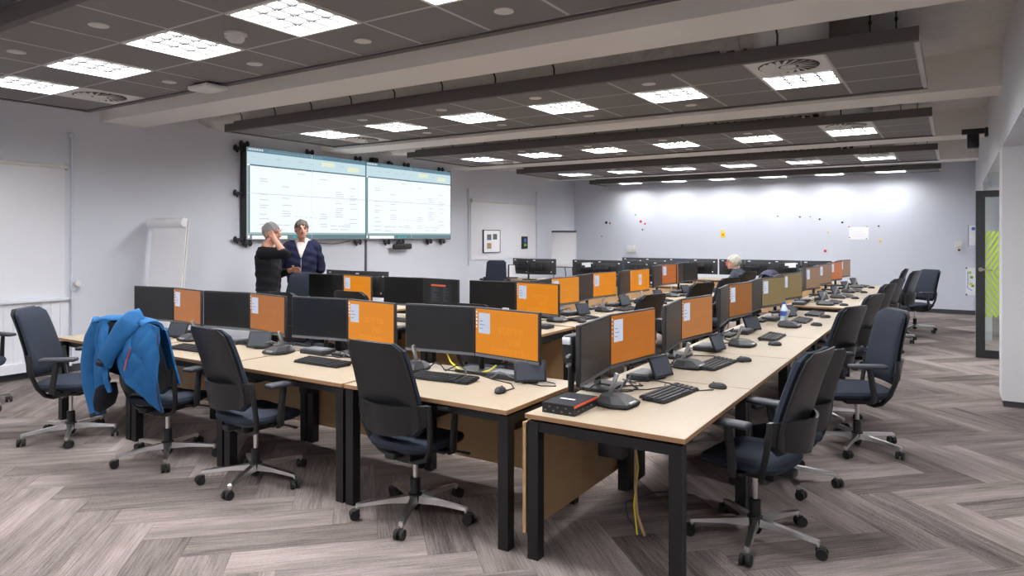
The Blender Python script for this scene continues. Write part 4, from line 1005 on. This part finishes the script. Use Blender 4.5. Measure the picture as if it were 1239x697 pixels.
def chair(x, y, heading, lab, base_rot=0.0, dz=0.0, recline=0.0, group='office chairs'):
    """heading: direction the sitter faces, degrees from +X"""
    t = thing('office_chair', lab, 'chair', (x, y, 0), math.radians(heading-90), group)
    for k in range(5):
        a = base_rot+2*PI*k/5
        put('base_arm', CH['base_arm'], t, (0, 0, 0), a)
        put('caster', CH['caster'], t, (0.335*math.cos(a), 0.335*math.sin(a), 0.0005), a+1.3*math.sin(3.1*k+x*7))
    put('base_hub', CH['base_hub'], t)
    for n in ('gas_lift', 'seat_mechanism', 'lever', 'seat_pan', 'seat'): put(n, CH[n], t, (0, 0, dz))
    for n in ('backrest', 'back_shell', 'lumbar_band', 'back_frame'):
        o = put(n, CH[n], t, (0, 0, dz))
        if recline and n in ('backrest', 'back_shell'):
            p = Vector((0, -0.2, 0.55+dz)); R_ = Matrix.Rotation(recline, 4, 'X')
            mt = Matrix.Translation(p) @ R_ @ Matrix.Translation(-p) @ Matrix.Translation((0, 0, dz))
            o.location = mt.to_translation(); o.rotation_euler = mt.to_euler()
    for s1, n in ((1, 'armrest'), (-1, 'armrest_l')):
        a_ = put('armrest', CH[n], t, (0, 0, dz)); put('arm_pad', CH['arm_pad'], a_, (0 if s1 > 0 else -0.566, 0, 0))
    return t
chair(-6.10, 2.80, 40, 'dark office chair in profile at the far left, facing right', 0.35)
CH2 = chair(-4.93, 2.93, 100, 'office chair with a bright blue coat hung over its back', 0.5)
chair(-3.97, 2.98, 84, 'empty black office chair between the blue coat and the nearest front row chair', 0.25)
chair(-2.69, 3.13, 88, 'black office chair nearest the camera at the front row', 0.2)
chair(-0.91, 3.88, 171, 'dark office chair nearest the camera at the right-hand row', 0.9)
chair(-0.98, 4.90, 150, 'office chair half hidden behind the nearest right-hand chair', 0.4, -0.14)
chair(-1.03, 6.72, 161, 'office chair seen from behind, third from the camera at the right-hand row', 0.5, -0.02)
chair(-0.63, 5.98, 209, 'reclined navy office chair turned away from the desk', 0.0, 0.0, -0.10)
chair(-0.98, 7.95, 166, 'office chair fourth along the right-hand row', 0.3)
chair(-0.98, 9.75, 166, 'office chair at the near end of the far right-hand row', 0.8)
chair(-0.95, 11.0, 165, 'office chair partly hidden along the far right-hand row', 0.2)
chair(-0.80, 12.45, 168, 'high-backed office chair standing in the aisle before the back wall', 0.5, 0.05)
chair(-0.56, 13.9, 228, 'office chair turned to the camera near the back wall', 0.7, 0.0)
chair(-1.0, 13.3, 180, 'rearmost office chair at the far right-hand row', 0.7, 0.04)
chair(-2.78, 6.45, 168, 'first office chair along the middle row', 0.3, 0.02)
chair(-2.82, 8.25, 160, 'second office chair along the middle row', 0.1, 0.03)
chair(-2.82, 9.45, 160, 'third office chair along the middle row', 0.6, 0.03)
chair(-2.80, 10.3, 165, 'fourth office chair along the middle row, before the seated man', 0.4, 0.07)
chair(-2.78, 11.25, 178, 'office chair the grey-haired man sits on', 0.2)
chair(-3.52, 5.16, 90, 'office chair at the second row, right end', 0.3, 0.0)
chair(-4.95, 5.12, 90, 'office chair at the second row, in the middle', 0.5, 0.05)
chair(-5.92, 5.10, 90, 'office chair at the second row, left end', 0.8, 0.0)
chair(-7.21, 5.93, 285, 'fabric-fronted office chair facing the camera before the standing men', 0.1, 0.10)
chair(-8.18, 12.1, 300, 'office chair by the left wall under the framed picture', 0.1, 0.06)
chair(-5.9, 13.6, 262, 'office chair behind the rear row, left one', 0.3, 0.07)
chair(-4.75, 13.6, 268, 'office chair behind the rear row, right one', 0.6, 0.12)
chair(-7.88, 2.72, 10, 'office chair almost out of view at the left edge', 0.5)

# ------------------------------------------------------------------ blue coat over the second chair (chair space: +Y is the seat side)
t = thing('coat', 'bright blue padded coat draped over an office chair back', 'coat', CH2.location, CH2.rotation_euler.z)
def wob(u, v, a=0.014):
    cr = lambda q: 1-2*abs(math.sin(q))**0.7                          # creased, not wavy
    return a*(0.55*cr(2.2*u+1.6*v+0.8*math.sin(4*v))+0.5*cr(5.1*u-2.7*v+0.9*math.sin(5*u+3*v))*math.sin(3*v+0.6)+0.22*cr(9*u+8*v))
XS = 0.88
def cf(x, y_, z_): return (x*XS+0.02, y_, z_)
def top_fn(u, v):       # over the top edge, from the seat side to the back
    x = -0.29+0.58*u; a_ = PI*(0.05+0.95*v)
    return cf(x, -0.345+0.075*math.cos(a_), 1.07+0.045*math.sin(a_)-0.03*abs(2*u-1)**3-0.04*(1-v)+wob(u, v, 0.006))
MB().sheet(top_fn, 30, 12, 0.02, 'coat_blue').build('shoulders', t)
def front_fn(u, v):
    x = -0.29+0.58*u
    return cf(x*(1+0.05*v), -0.262+0.10*v+0.25*x*x+wob(u, v, 0.006), 1.045-0.05*abs(2*u-1)**3-0.40*v)
MB().sheet(front_fn, 18, 10, 0.015, 'coat_blue').build('coat_back', t)
def lining_fn(u, v):
    x = -0.19+0.42*u
    return cf(x, -0.425+0.07*v+wob(u, v, 0.008), 1.055-0.36*v-0.05*v*u)
MB().sheet(lining_fn, 16, 10, 0.01, 'coat_lining').build('lining', t)
def left_fn(u, v):
    x0_, x1_ = -0.31-0.03*v, -0.10+0.10*v
    x = x0_+(x1_-x0_)*u
    fl = 0.035*math.exp(-((u-0.75-0.2*v)/0.13)**2)*(0.3+v)           # the turned-back front edge
    return cf(x, -0.425-0.03*math.sin(PI*v)-fl+0.09*(1-u)**2+wob(u*1.3, v*1.4, 0.016), 1.08-0.06*(1-u)**2-(0.49+0.07*(1-u))*v)
MB().sheet(left_fn, 40, 44, 0.022, 'coat_blue').build('left_panel', t)
def right_fn(u, v):
    x = 0.13+0.24*u+0.02*v*math.sin(2*u)-0.09*v*(1-u)
    fl = 0.03*math.exp(-((u-0.25)/0.15)**2)*v
    return cf(x, -0.43+0.08*u*u-0.03*math.sin(PI*v)-fl+wob(u*1.4+2, v*1.3, 0.016), 1.08-0.05*u*u-(0.36+0.22*u)*v)
MB().sheet(right_fn, 36, 44, 0.022, 'coat_blue').build('right_panel', t)
def sleeve(path, rad, nm, n=26, fl=0.62, sd=0.0):
    path = [Vector(cf(*p)) for p in path]; K = 44; rings = []; prev = None; pts = []
    for i in range(K+1):
        u = i/K*(len(path)-1); a_ = min(int(u), len(path)-2); f_ = u-a_
        p0 = path[max(a_-1, 0)]; p1 = path[a_]; p2 = path[a_+1]; p3 = path[min(a_+2, len(path)-1)]
        pts.append(0.5*((2*p1)+(p2-p0)*f_+(2*p0-5*p1+4*p2-p3)*f_*f_+(3*p1-p0-3*p2+p3)*f_**3))
    for i, p in enumerate(pts):
        d_ = (pts[min(i+1, K)]-pts[max(i-1, 0)]).normalized(); up = Vector((0, -1, 0))
        sx = d_.cross(up).normalized(); up = sx.cross(d_).normalized(); v = i/K
        r_ = rad[0]+(rad[1]-rad[0])*v; ring = []
        for k in range(n):
            th = 2*PI*k/n
            q = 1-0.10*abs(math.sin(6*v+th+sd+0.8*math.sin(2*th+7*v)))**0.7*(0.4+0.6*math.sin(PI*v))-0.05*abs(math.sin(14*v+1.5*th+sd))
            ring.append(p+(sx*math.cos(th)+up*math.sin(th)*fl)*r_*q)
        rings.append(ring)
    MB().loft(rings, 'coat_blue').build(nm, t)
    return pts[-1], pts[-2]
e, e2 = sleeve([(0.20, -0.37, 1.085), (0.16, -0.45, 1.06), (0.08, -0.485, 0.95), (0.0, -0.495, 0.85), (-0.04, -0.49, 0.79)], (0.086, 0.070), 'right_sleeve', sd=0.5, fl=0.5)
dv = (e-e2).normalized()
MB().tube([e-dv*0.02, e+dv*0.008], 0.058, 'coat_lining', 18, flat=0.62).build('sleeve_opening', t)
e, e2 = sleeve([(-0.25, -0.37, 1.04), (-0.34, -0.385, 0.90), (-0.40, -0.375, 0.72), (-0.39, -0.36, 0.54), (-0.33, -0.35, 0.38)], (0.088, 0.066), 'left_sleeve', sd=2.0)
dv = (e-e2).normalized()
MB().tube([e-dv*0.02, e+dv*0.008], 0.058, 'coat_lining', 18, flat=0.62).build('sleeve_opening', t)
MB().tube([cf(-0.10, -0.44, 0.62), cf(-0.12, -0.43, 0.54), cf(-0.16, -0.41, 0.47), cf(-0.22, -0.40, 0.42)], [0.08, 0.095, 0.08, 0.02], 'coat_lining', 14, flat=0.35).build('hanging_lining', t)
MB().tube([cf(0.22, -0.478, 0.90), cf(0.19, -0.485, 0.82), cf(0.165, -0.487, 0.75)], 0.004, 'red', 6).build('pocket_zip', t)
MB().tube([cf(*[a_ for a_ in (0.13+0.24*1.0+0.02*v*math.sin(2), -0.43+0.08-0.03*math.sin(PI*v)+wob(1.4+2, v*1.3, 0.016)-0.008, 1.03-0.58*v)]) for v in [k/14 for k in range(15)]], 0.006, 'coat_navy', 6).build('front_zip', t)

# jacket on the seated man's chair
tc_ = (-2.78, 11.25)
t = thing('jacket', 'dark navy jacket hung on the seated man\'s chair back', 'jacket', (tc_[0], tc_[1], 0), math.radians(178-90))
def jk(u, v):
    x = -0.27+0.54*u; a_ = PI*min(1, v*2.2)
    return (x, -0.36+0.085*math.cos(a_)-(0.03*max(0, v-0.45)), 1.06+0.065*math.sin(a_)-0.06*abs(2*u-1)**2.5-0.62*max(0, v-0.45)+wob(u, v, 0.008))
MB().sheet(jk, 20, 20, 0.02, 'coat_navy').build('body', t)
for s1 in (-1, 1): MB().tube([(s1*0.25, -0.37, 1.0), (s1*0.32, -0.39, 0.85), (s1*0.33, -0.38, 0.62)], [0.075, 0.07, 0.055], 'coat_navy', 12, flat=0.75).build('sleeve', t)

# ------------------------------------------------------------------ people
def remesh(mb, vox, smooth=5):
    me = mb.mesh('person'); o = bpy.data.objects.new('tmp', me); C.objects.link(o)
    r = o.modifiers.new('r', 'REMESH'); r.mode = 'VOXEL'; r.voxel_size = vox; r.use_smooth_shade = True
    s_ = o.modifiers.new('s', 'SMOOTH'); s_.factor = 0.5; s_.iterations = smooth
    dg = bpy.context.evaluated_depsgraph_get(); out = bpy.data.meshes.new_from_object(o.evaluated_get(dg)); bpy.data.objects.remove(o)
    return out
def capsule(mb, p0, p1, r0, r1, n=14):
    p0, p1 = Vector(p0), Vector(p1); d = (p1-p0).normalized()
    pts = [p0-d*r0*0.98, p0-d*r0*0.75, p0-d*r0*0.4, p0]+[p0.lerp(p1, f_) for f_ in (0.33, 0.66)]+[p1, p1+d*r1*0.4, p1+d*r1*0.75, p1+d*r1*0.98]
    rr = [r0*0.2, r0*0.66, r0*0.92, r0, r0+(r1-r0)*0.33, r0+(r1-r0)*0.66, r1, r1*0.92, r1*0.66, r1*0.2]
    mb.tube(pts, rr, 'skin', n)
def hand(mb, wrist, dirv, palmn, curl, side):
    """palm plus five separate fingers"""
    w_, d, nrm = Vector(wrist), Vector(dirv).normalized(), Vector(palmn).normalized()
    sd = d.cross(nrm).normalized()*side
    capsule(mb, w_, w_+d*0.05, 0.026, 0.03); 
    for k in (-1, 0, 1): capsule(mb, w_+d*0.03+sd*0.02*k, w_+d*0.085+sd*0.024*k, 0.016, 0.015, 10)
    for k, (off, L_) in enumerate(((0.033, 0.070), (0.011, 0.080), (-0.011, 0.075), (-0.032, 0.058))):
        p = w_+d*0.09+sd*off; dd = d.copy(); r_ = 0.0095
        for s1 in range(3):
            dd = (dd+nrm*curl*(0.5+0.4*s1)).normalized(); q = p+dd*L_*(0.45, 0.32, 0.25)[s1]
            capsule(mb, p, q, r_, r_*0.92, 8); p = q; r_ *= 0.92
    p = w_+d*0.03+sd*0.03; q = p+(sd*0.8+d*0.6+nrm*0.3).normalized()*0.045; capsule(mb, p, q, 0.013, 0.011, 8)
    capsule(mb, q, q+(d*0.9+sd*0.1+nrm*curl).normalized()*0.032, 0.011, 0.009, 8)
def head_geo(mb, c, yawh, scale=1.0):
    Hm = Matrix.Translation(c) @ Matrix.Rotation(yawh, 4, 'Z') @ Matrix.Scale(scale, 4)
    mb.ell((0, -0.012, 0.035), (0.076, 0.094, 0.088), 'skin', 20, 14, Hm)
    mb.ell((0, 0.022, -0.035), (0.060, 0.068, 0.078), 'skin', 18, 12, Hm)
    mb.ell((0, 0.055, -0.085), (0.032, 0.028, 0.026), 'skin', 14, 8, Hm)
    mb.ell((0, 0.100, -0.012), (0.014, 0.020, 0.030), 'skin', 10, 8, Hm); mb.ell((0, 0.106, -0.028), (0.018, 0.016, 0.013), 'skin', 10, 6, Hm)
    mb.ell((0, 0.078, 0.028), (0.050, 0.016, 0.012), 'skin', 12, 6, Hm)
    for s1 in (-1, 1): mb.ell((s1*0.079, -0.008, -0.005), (0.010, 0.022, 0.034), 'skin', 10, 8, Hm)
    return Hm
def torso(mb, rings):
    """rings: (centre, half width, half depth)"""
    mb.loft([[(c[0]+x, c[1]+y_, c[2]) for (x, y_) in rrect(w_, d, 24, 2.5)] for (c, w_, d) in rings], 'skin')
def shell(body_me, fn, off, name, m_, parent, thick=0.004, sm=0):
    """garment or hair: the faces chosen by fn(centre), pushed out along the normals"""
    bm = bmesh.new(); bm.from_mesh(body_me); bm.normal_update()
    dl = [f for f in bm.faces if not fn(f.calc_center_median())]
    bmesh.ops.delete(bm, geom=dl, context='FACES')
    for v in bm.verts: v.co += v.normal*(off if not callable(off) else off(v.co))
    if sm:
        for _ in range(sm): bmesh.ops.smooth_vert(bm, verts=bm.verts, factor=0.5, use_axis_x=True, use_axis_y=True, use_axis_z=True)
    me = bpy.data.meshes.new(name); bm.to_mesh(me); bm.free(); me.materials.clear(); me.materials.append(M[m_])
    for p in me.polygons: p.use_smooth = True; p.material_index = 0
    o = put(name, me, parent)
    s_ = o.modifiers.new('thickness', 'SOLIDIFY'); s_.thickness = thick; s_.offset = -1
    return o
def FOLDS(b): return lambda c: b+0.007*math.sin(34*c.z+9*c.x+4*math.sin(11*c.x))*math.cos(13*c.x+7*c.y)+0.004*math.sin(61*c.z-23*c.x)
def seg_d(p, a, b):
    a, b = Vector(a), Vector(b); ab = b-a; t_ = max(0, min(1, (p-a).dot(ab)/ab.length_squared)); return (p-(a+ab*t_)).length
def face_bits(t, Hm, brow='hair_brown', glasses=False):
    for s1 in (-1, 1):
        MB().ell((s1*0.031, 0.083, 0.008), (0.013, 0.006, 0.0045), 'grey_plastic', 10, 6, Hm).ell((s1*0.031, 0.0865, 0.008), (0.006, 0.004, 0.0045), 'trouser_dark', 8, 5, Hm).build('eye', t)
        MB().tube([(s1*0.014, 0.098, 0.030), (s1*0.032, 0.096, 0.036), (s1*0.050, 0.084, 0.030)], 0.005, brow, 6, mtx=Hm).build('eyebrow', t)
    MB().tube([(-0.024, 0.083, -0.062), (0, 0.092, -0.060), (0.024, 0.083, -0.062)], 0.0055, 'lip', 6, mtx=Hm).build('mouth', t)
    if glasses:
        g = MB()
        for s1 in (-1, 1):
            g.tube([(s1*0.033+0.024*math.cos(2*PI*k/14), 0.104, 0.006+0.018*math.sin(2*PI*k/14)) for k in range(15)], 0.0028, 'red', 5, cap=False, mtx=Hm)
            g.tube([(s1*0.056, 0.100, 0.010), (s1*0.080, 0.03, 0.012), (s1*0.082, -0.01, 0.01)], 0.0025, 'red', 5, mtx=Hm)
        g.tube([(-0.010, 0.106, 0.010), (0.010, 0.106, 0.010)], 0.0025, 'red', 5, mtx=Hm)
        g.build('glasses', t)
def legs_standing(mb, sc_=1.0, sp=0.10):
    for s1 in (-1, 1):
        capsule(mb, (s1*sp, 0, 0.90*sc_), (s1*(sp+0.01), 0.02, 0.50*sc_), 0.088, 0.062); capsule(mb, (s1*(sp+0.01), 0.02, 0.50*sc_), (s1*(sp+0.02), 0.0, 0.11), 0.060, 0.045)
        capsule(mb, (s1*(sp+0.02), -0.03, 0.055), (s1*(sp+0.035), 0.17, 0.045), 0.05, 0.042)
def person(name_label, loc, rz, build, hair_m, hair_fn, garments, brow, glasses=False, shoes=True):
    t = thing('person', name_label, 'person', loc, rz)
    mb = MB(); Hm, info = build(mb)
    me = remesh(mb, 0.0085, 4); me.materials.clear(); me.materials.append(M['skin'])
    for p in me.polygons: p.use_smooth = True
    put('body', me, t)
    inv = Hm.inverted()
    shell(me, lambda c: hair_fn(inv @ c), lambda c: 0.012+0.006*math.sin(90*c.x)*math.sin(80*c.y+50*c.z), 'hair', hair_m, t, 0.01)
    for (nm, fn, off, m_) in garments(info): shell(me, fn, off, nm, m_, t, 0.005, 2)
    face_bits(t, Hm, brow, glasses)
    return t, Hm
def hair_std(q):
    w_ = 0.006*math.sin(140*q.x)+0.005*math.sin(90*q.y+2)
    q = Vector((q.x, q.y+w_, q.z+w_))
    return (q.z > 0.045 and q.y < 0.078-0.0*q.z) or (q.y < -0.015 and q.z > -0.055 and abs(q.x) < 0.075) or (q.z > 0.02 and q.y < 0.035 and abs(q.x) > 0.05) or (q.z > 0.075)
# man 1: black sweater, right hand at his ear, facing along the wall
def man1(mb):
    torso(mb, [((0, 0, 0.88), 0.15, 0.10), ((0, 0, 0.97), 0.172, 0.115), ((0, 0.0, 1.08), 0.165, 0.115), ((0, 0.0, 1.22), 0.172, 0.12), ((0, -0.005, 1.36), 0.19, 0.122), ((0, -0.012, 1.45), 0.175, 0.10), ((0, -0.015, 1.505), 0.11, 0.07), ((0, -0.01, 1.53), 0.06, 0.055)])
    capsule(mb, (0, -0.01, 1.50), (0, 0.02, 1.60), 0.058, 0.055)
    for s1 in (-1, 1): capsule(mb, (s1*0.03, -0.015, 1.515), (s1*0.165, -0.005, 1.465), 0.06, 0.062)
    RS, RE, RW = (0.185, 0.0, 1.445), (0.25, 0.29, 1.44), (0.165, 0.135, 1.615)
    LS, LE, LW = (-0.185, 0.0, 1.445), (-0.25, 0.02, 1.17), (-0.12, 0.24, 1.235)
    capsule(mb, RS, RE, 0.062, 0.047); capsule(mb, RE, RW, 0.043, 0.029); capsule(mb, LS, LE, 0.062, 0.047); capsule(mb, LE, LW, 0.043, 0.029)
    Hm = head_geo(mb, Vector((0, 0.04, 1.68)), -0.25, 1.08)
    hand(mb, RW, (-0.42, -0.55, 0.55), (-0.9, 0.2, -0.1), 0.25, 1); hand(mb, LW, (0.35, 0.9, 0.08), (0.6, -0.3, -0.4), 0.35, -1)
    legs_standing(mb, 1.0)
    return Hm, dict(RS=RS, RE=RE, RW=RW, LS=LS, LE=LE, LW=LW)
def g1(i):
    fmid = Vector(i['RE']).lerp(Vector(i['RW']), 0.35); lmid = Vector(i['LE']).lerp(Vector(i['LW']), 0.6)
    def sweater(c):
        if c.z < 1.0: return False
        if c.z < 1.515 and abs(c.x) < 0.19 and abs(c.y) < 0.16 and not (c.y > 0.13): return True
        return min(seg_d(c, i['RS'], i['RE']), seg_d(c, i['RE'], fmid), seg_d(c, i['LS'], i['LE']), seg_d(c, i['LE'], lmid)) < 0.075 and seg_d(c, i['RW'], fmid) > 0.05 and c.z < 1.56
    return [('sweater', sweater, FOLDS(0.014), 'sweater_black'), ('trousers', lambda c: 0.12 < c.z <= 1.03 and abs(c.x) < 0.24 and c.y < 0.17, 0.010, 'trouser_dark'), ('shoes', lambda c: c.z <= 0.12, 0.004, 'black_plastic')]
person('standing man in black sweater holding a hand to his ear', (-6.98, 5.42, 0), math.radians(32-90), man1, 'hair_grey', hair_std, g1, 'hair_grey')
# man 2: navy cardigan, hands behind his back, facing the camera
def man2(mb):
    torso(mb, [((0, 0, 0.92), 0.16, 0.105), ((0, 0, 1.02), 0.18, 0.125), ((0, 0.01, 1.13), 0.178, 0.13), ((0, 0.01, 1.27), 0.188, 0.13), ((0, 0.0, 1.41), 0.205, 0.128), ((0, -0.008, 1.50), 0.19, 0.105), ((0, -0.012, 1.56), 0.12, 0.075), ((0, -0.01, 1.59), 0.065, 0.06)])
    capsule(mb, (0, -0.005, 1.56), (0, 0.02, 1.66), 0.062, 0.058)
    for s1 in (-1, 1): capsule(mb, (s1*0.03, -0.012, 1.565), (s1*0.17, -0.005, 1.505), 0.064, 0.068)
    J = dict(RS=(0.190, 0.0, 1.485), RE=(0.262, -0.05, 1.20), RW=(0.10, -0.185, 1.06), LS=(-0.190, 0.0, 1.485), LE=(-0.262, -0.05, 1.20), LW=(-0.10, -0.195, 1.03))
    for s1 in 'RL':
        capsule(mb, J[s1+'S'], J[s1+'E'], 0.064, 0.05); capsule(mb, J[s1+'E'], J[s1+'W'], 0.047, 0.031)
    Hm = head_geo(mb, Vector((0, 0.045, 1.742)), 0.22, 1.08)
    hand(mb, J['RW'], (-0.9, -0.1, -0.2), (0, 0.6, 0.3), 0.3, 1); hand(mb, J['LW'], (0.9, -0.1, -0.2), (0, 0.6, 0.3), 0.3, -1)
    legs_standing(mb, 1.04)
    return Hm, J
def g2(i):
    arms = [(i['RS'], i['RE']), (i['RE'], i['RW']), (i['LS'], i['LE']), (i['LE'], i['LW'])]
    def vee(c): return c.y > 0.02 and c.z > 1.36 and abs(c.x) < 0.010+0.33*(c.z-1.36)
    def card(c):
        if c.z < 0.98 or c.z > 1.585: return False
        if seg_d(c, i['RW'], (i['RW'][0]-0.12, i['RW'][1], i['RW'][2]-0.03)) < 0.05 or seg_d(c, i['LW'], (i['LW'][0]+0.12, i['LW'][1], i['LW'][2]-0.03)) < 0.05: return False
        return not vee(c)
    return [('cardigan', card, FOLDS(0.017), 'cardigan_navy'), ('shirt', lambda c: (vee(c) and c.z < 1.565) or (1.56 < c.z < 1.625 and abs(c.x) < 0.10 and c.y < 0.055+0.0*c.x), 0.009, 'shirt_white'),
            ('trousers', lambda c: 0.12 < c.z <= 1.01 and abs(c.x) < 0.24 and c.y > -0.16, 0.010, 'trouser_dark'), ('shoes', lambda c: c.z <= 0.12, 0.004, 'black_plastic')]
P2_, _h = person('standing man in navy cardigan over a white shirt, hands behind his back', (-7.68, 6.52, 0), math.radians(-44-90), man2, 'hair_brown', hair_std, g2, 'hair_brown')
MB().tube([(0.0, 0.150, 1.37), (0.0, 0.157, 1.25), (0.002, 0.158, 1.13), (0.0, 0.150, 1.02)], 0.004, 'silver', 6).build('zip', P2_)
for s1 in (-1, 1): MB().sheet(lambda u, v, s1=s1: (s1*(0.052-0.012*u*v+0.012*v), 0.048+0.045*u+0.02*v, 1.615-0.035*u-0.05*v), 6, 6, 0.005, 'shirt_white').build('collar_wing', P2_)
# man 3: seated in profile at the middle row
def man3(mb):
    torso(mb, [((0, -0.06, 0.50), 0.16, 0.12), ((0, -0.06, 0.58), 0.185, 0.13), ((0, -0.04, 0.70), 0.185, 0.135), ((0, -0.01, 0.84), 0.195, 0.13), ((0, 0.02, 0.96), 0.205, 0.12), ((0, 0.035, 1.04), 0.185, 0.10), ((0, 0.05, 1.09), 0.11, 0.075), ((0, 0.055, 1.115), 0.065, 0.06)])
    capsule(mb, (0, 0.05, 1.08), (0, 0.09, 1.165), 0.06, 0.057)
    J = dict(RS=(0.20, 0.03, 1.02), RE=(0.27, 0.16, 0.80), RW=(0.18, 0.38, 0.79), LS=(-0.20, 0.03, 1.02), LE=(-0.27, 0.16, 0.80), LW=(-0.18, 0.38, 0.79))
    for s1 in 'RL':
        capsule(mb, J[s1+'S'], J[s1+'E'], 0.062, 0.048); capsule(mb, J[s1+'E'], J[s1+'W'], 0.044, 0.030)
    Hm = head_geo(mb, Vector((0, 0.115, 1.215)), 0.0, 1.06)
    hand(mb, J['RW'], (-0.2, 0.95, 0.0), (0, 0, -1), 0.3, -1); hand(mb, J['LW'], (0.2, 0.95, 0.0), (0, 0, -1), 0.3, 1)
    for s1 in (-1, 1):
        capsule(mb, (s1*0.10, -0.02, 0.575), (s1*0.13, 0.40, 0.56), 0.085, 0.062); capsule(mb, (s1*0.13, 0.40, 0.55), (s1*0.13, 0.36, 0.11), 0.058, 0.045); capsule(mb, (s1*0.13, 0.33, 0.055), (s1*0.14, 0.53, 0.045), 0.05, 0.042)
    return Hm, J
def g3(i):
    def shirt(c): return c.z < 1.135 and c.z > 0.60 and not (c.y > 0.20 and c.z < 0.70) and not (c.y > 0.37) and not (c.y > 0.19 and abs(c.x) < 0.06 and c.z > 1.0)
    return [('shirt', shirt, FOLDS(0.014), 'shirt_slate'), ('trousers', lambda c: 0.12 < c.z <= 0.655 and not (c.z > 0.62 and c.y < 0.16), 0.010, 'trouser_dark'), ('shoes', lambda c: c.z <= 0.12, 0.004, 'black_plastic')]
person('grey-haired man in dark shirt and glasses seated at the middle row', (-2.86, 11.25, 0), math.radians(178-90), man3, 'hair_white', hair_std, g3, 'hair_white', True)

# ------------------------------------------------------------------ under the desks
def hang(pts, lab, m_='black_plastic', r=0.006): tag(MB().tube(pts, r, m_, 6).build('cable'), lab, 'cable', 'cables hanging under the desks')
hang([(-1.93, 3.55, 0.70), (-1.935, 3.60, 0.62), (-1.93, 3.66, 0.55), (-1.915, 3.75, 0.60)], 'yellow cable hanging between the front row and the right-hand row', 'yellow_cable')
hang([(-1.915, 3.62, 0.68), (-1.92, 3.65, 0.5), (-1.90, 3.70, 0.38), (-1.89, 3.8, 0.45)], 'white cable hanging between the front row and the right-hand row', 'grey_paper', 0.008)
hang([(-1.50, 3.62, 0.62), (-1.49, 3.60, 0.45), (-1.50, 3.62, 0.25), (-1.48, 3.60, 0.10), (-1.42, 3.56, 0.01)], 'beige cable trailing to the floor under the nearest right-hand desk', 'maple_panel', 0.008)
hang([(-1.50, 3.68, 0.62), (-1.52, 3.66, 0.5), (-1.49, 3.64, 0.35), (-1.50, 3.60, 0.15), (-1.46, 3.55, 0.01)], 'yellow cable trailing under the nearest right-hand desk', 'yellow_cable', 0.005)
hang([(-1.48, 3.6, 0.008), (-1.6, 3.75, 0.008), (-1.7, 3.95, 0.008), (-1.62, 4.2, 0.008), (-1.5, 4.3, 0.008)], 'thin cable lying on the carpet under the nearest right-hand desk', 'black_plastic', 0.004)
tag(MB().rbox((0, 0, 0.475), (0.07, 0.13, 0.43), 0.006, 'black_plastic').build('power_column', None, (-1.54, 3.72, 0)), 'black upright power column under the nearest right-hand desk', 'power column')
hang([(-3.28, 3.72, 0.66), (-3.30, 3.70, 0.56), (-3.24, 3.68, 0.52), (-3.18, 3.70, 0.58), (-3.22, 3.72, 0.64)], 'looped black cable under the front row beside the double leg')
hang([(-2.75, 3.68, 0.62), (-2.6, 3.66, 0.52), (-2.45, 3.66, 0.50), (-2.3, 3.68, 0.56)], 'sagging black cable under the front row right desk')
# coiled cables and pedestal parts seen in the gap behind the front row
hang([(-2.02+0.07*math.cos(a*0.7), 3.866, 0.60+0.07*math.sin(a*0.7)) for a in range(28)], 'coiled black cable hanging behind the front row right end', 'black_plastic', 0.006)

t = thing('spring_bracket', 'bulky black swivel bracket behind the nearest dark right-hand monitor', 'bracket', (-1.80, 3.42, TOPZ))
MB().rbox((0, 0, 0.012), (0.09, 0.10, 0.024), 0.005, 'black_metal').build('clamp', t)
MB().cyl((0, 0, 0.02), (0, 0, 0.30), 0.018, 'black_metal', 10).build('post', t)
MB().rbox((0.0, 0.03, 0.28), (0.07, 0.16, 0.16), 0.02, 'black_plastic').build('housing', t)
MB().tube([(0.02, -0.05, 0.20), (0.04, -0.09, 0.21), (0.05, -0.14, 0.21)], 0.009, 'silver', 8).build('link_rod', t)
MB().tube([(0.02, -0.05, 0.25), (0.04, -0.09, 0.26), (0.05, -0.14, 0.26)], 0.009, 'silver', 8).build('link_rod', t)
MB().rbox((0.0, -0.055, 0.33), (0.05, 0.012, 0.04), 0.005, 'grey_paper').build('end_cap', t)
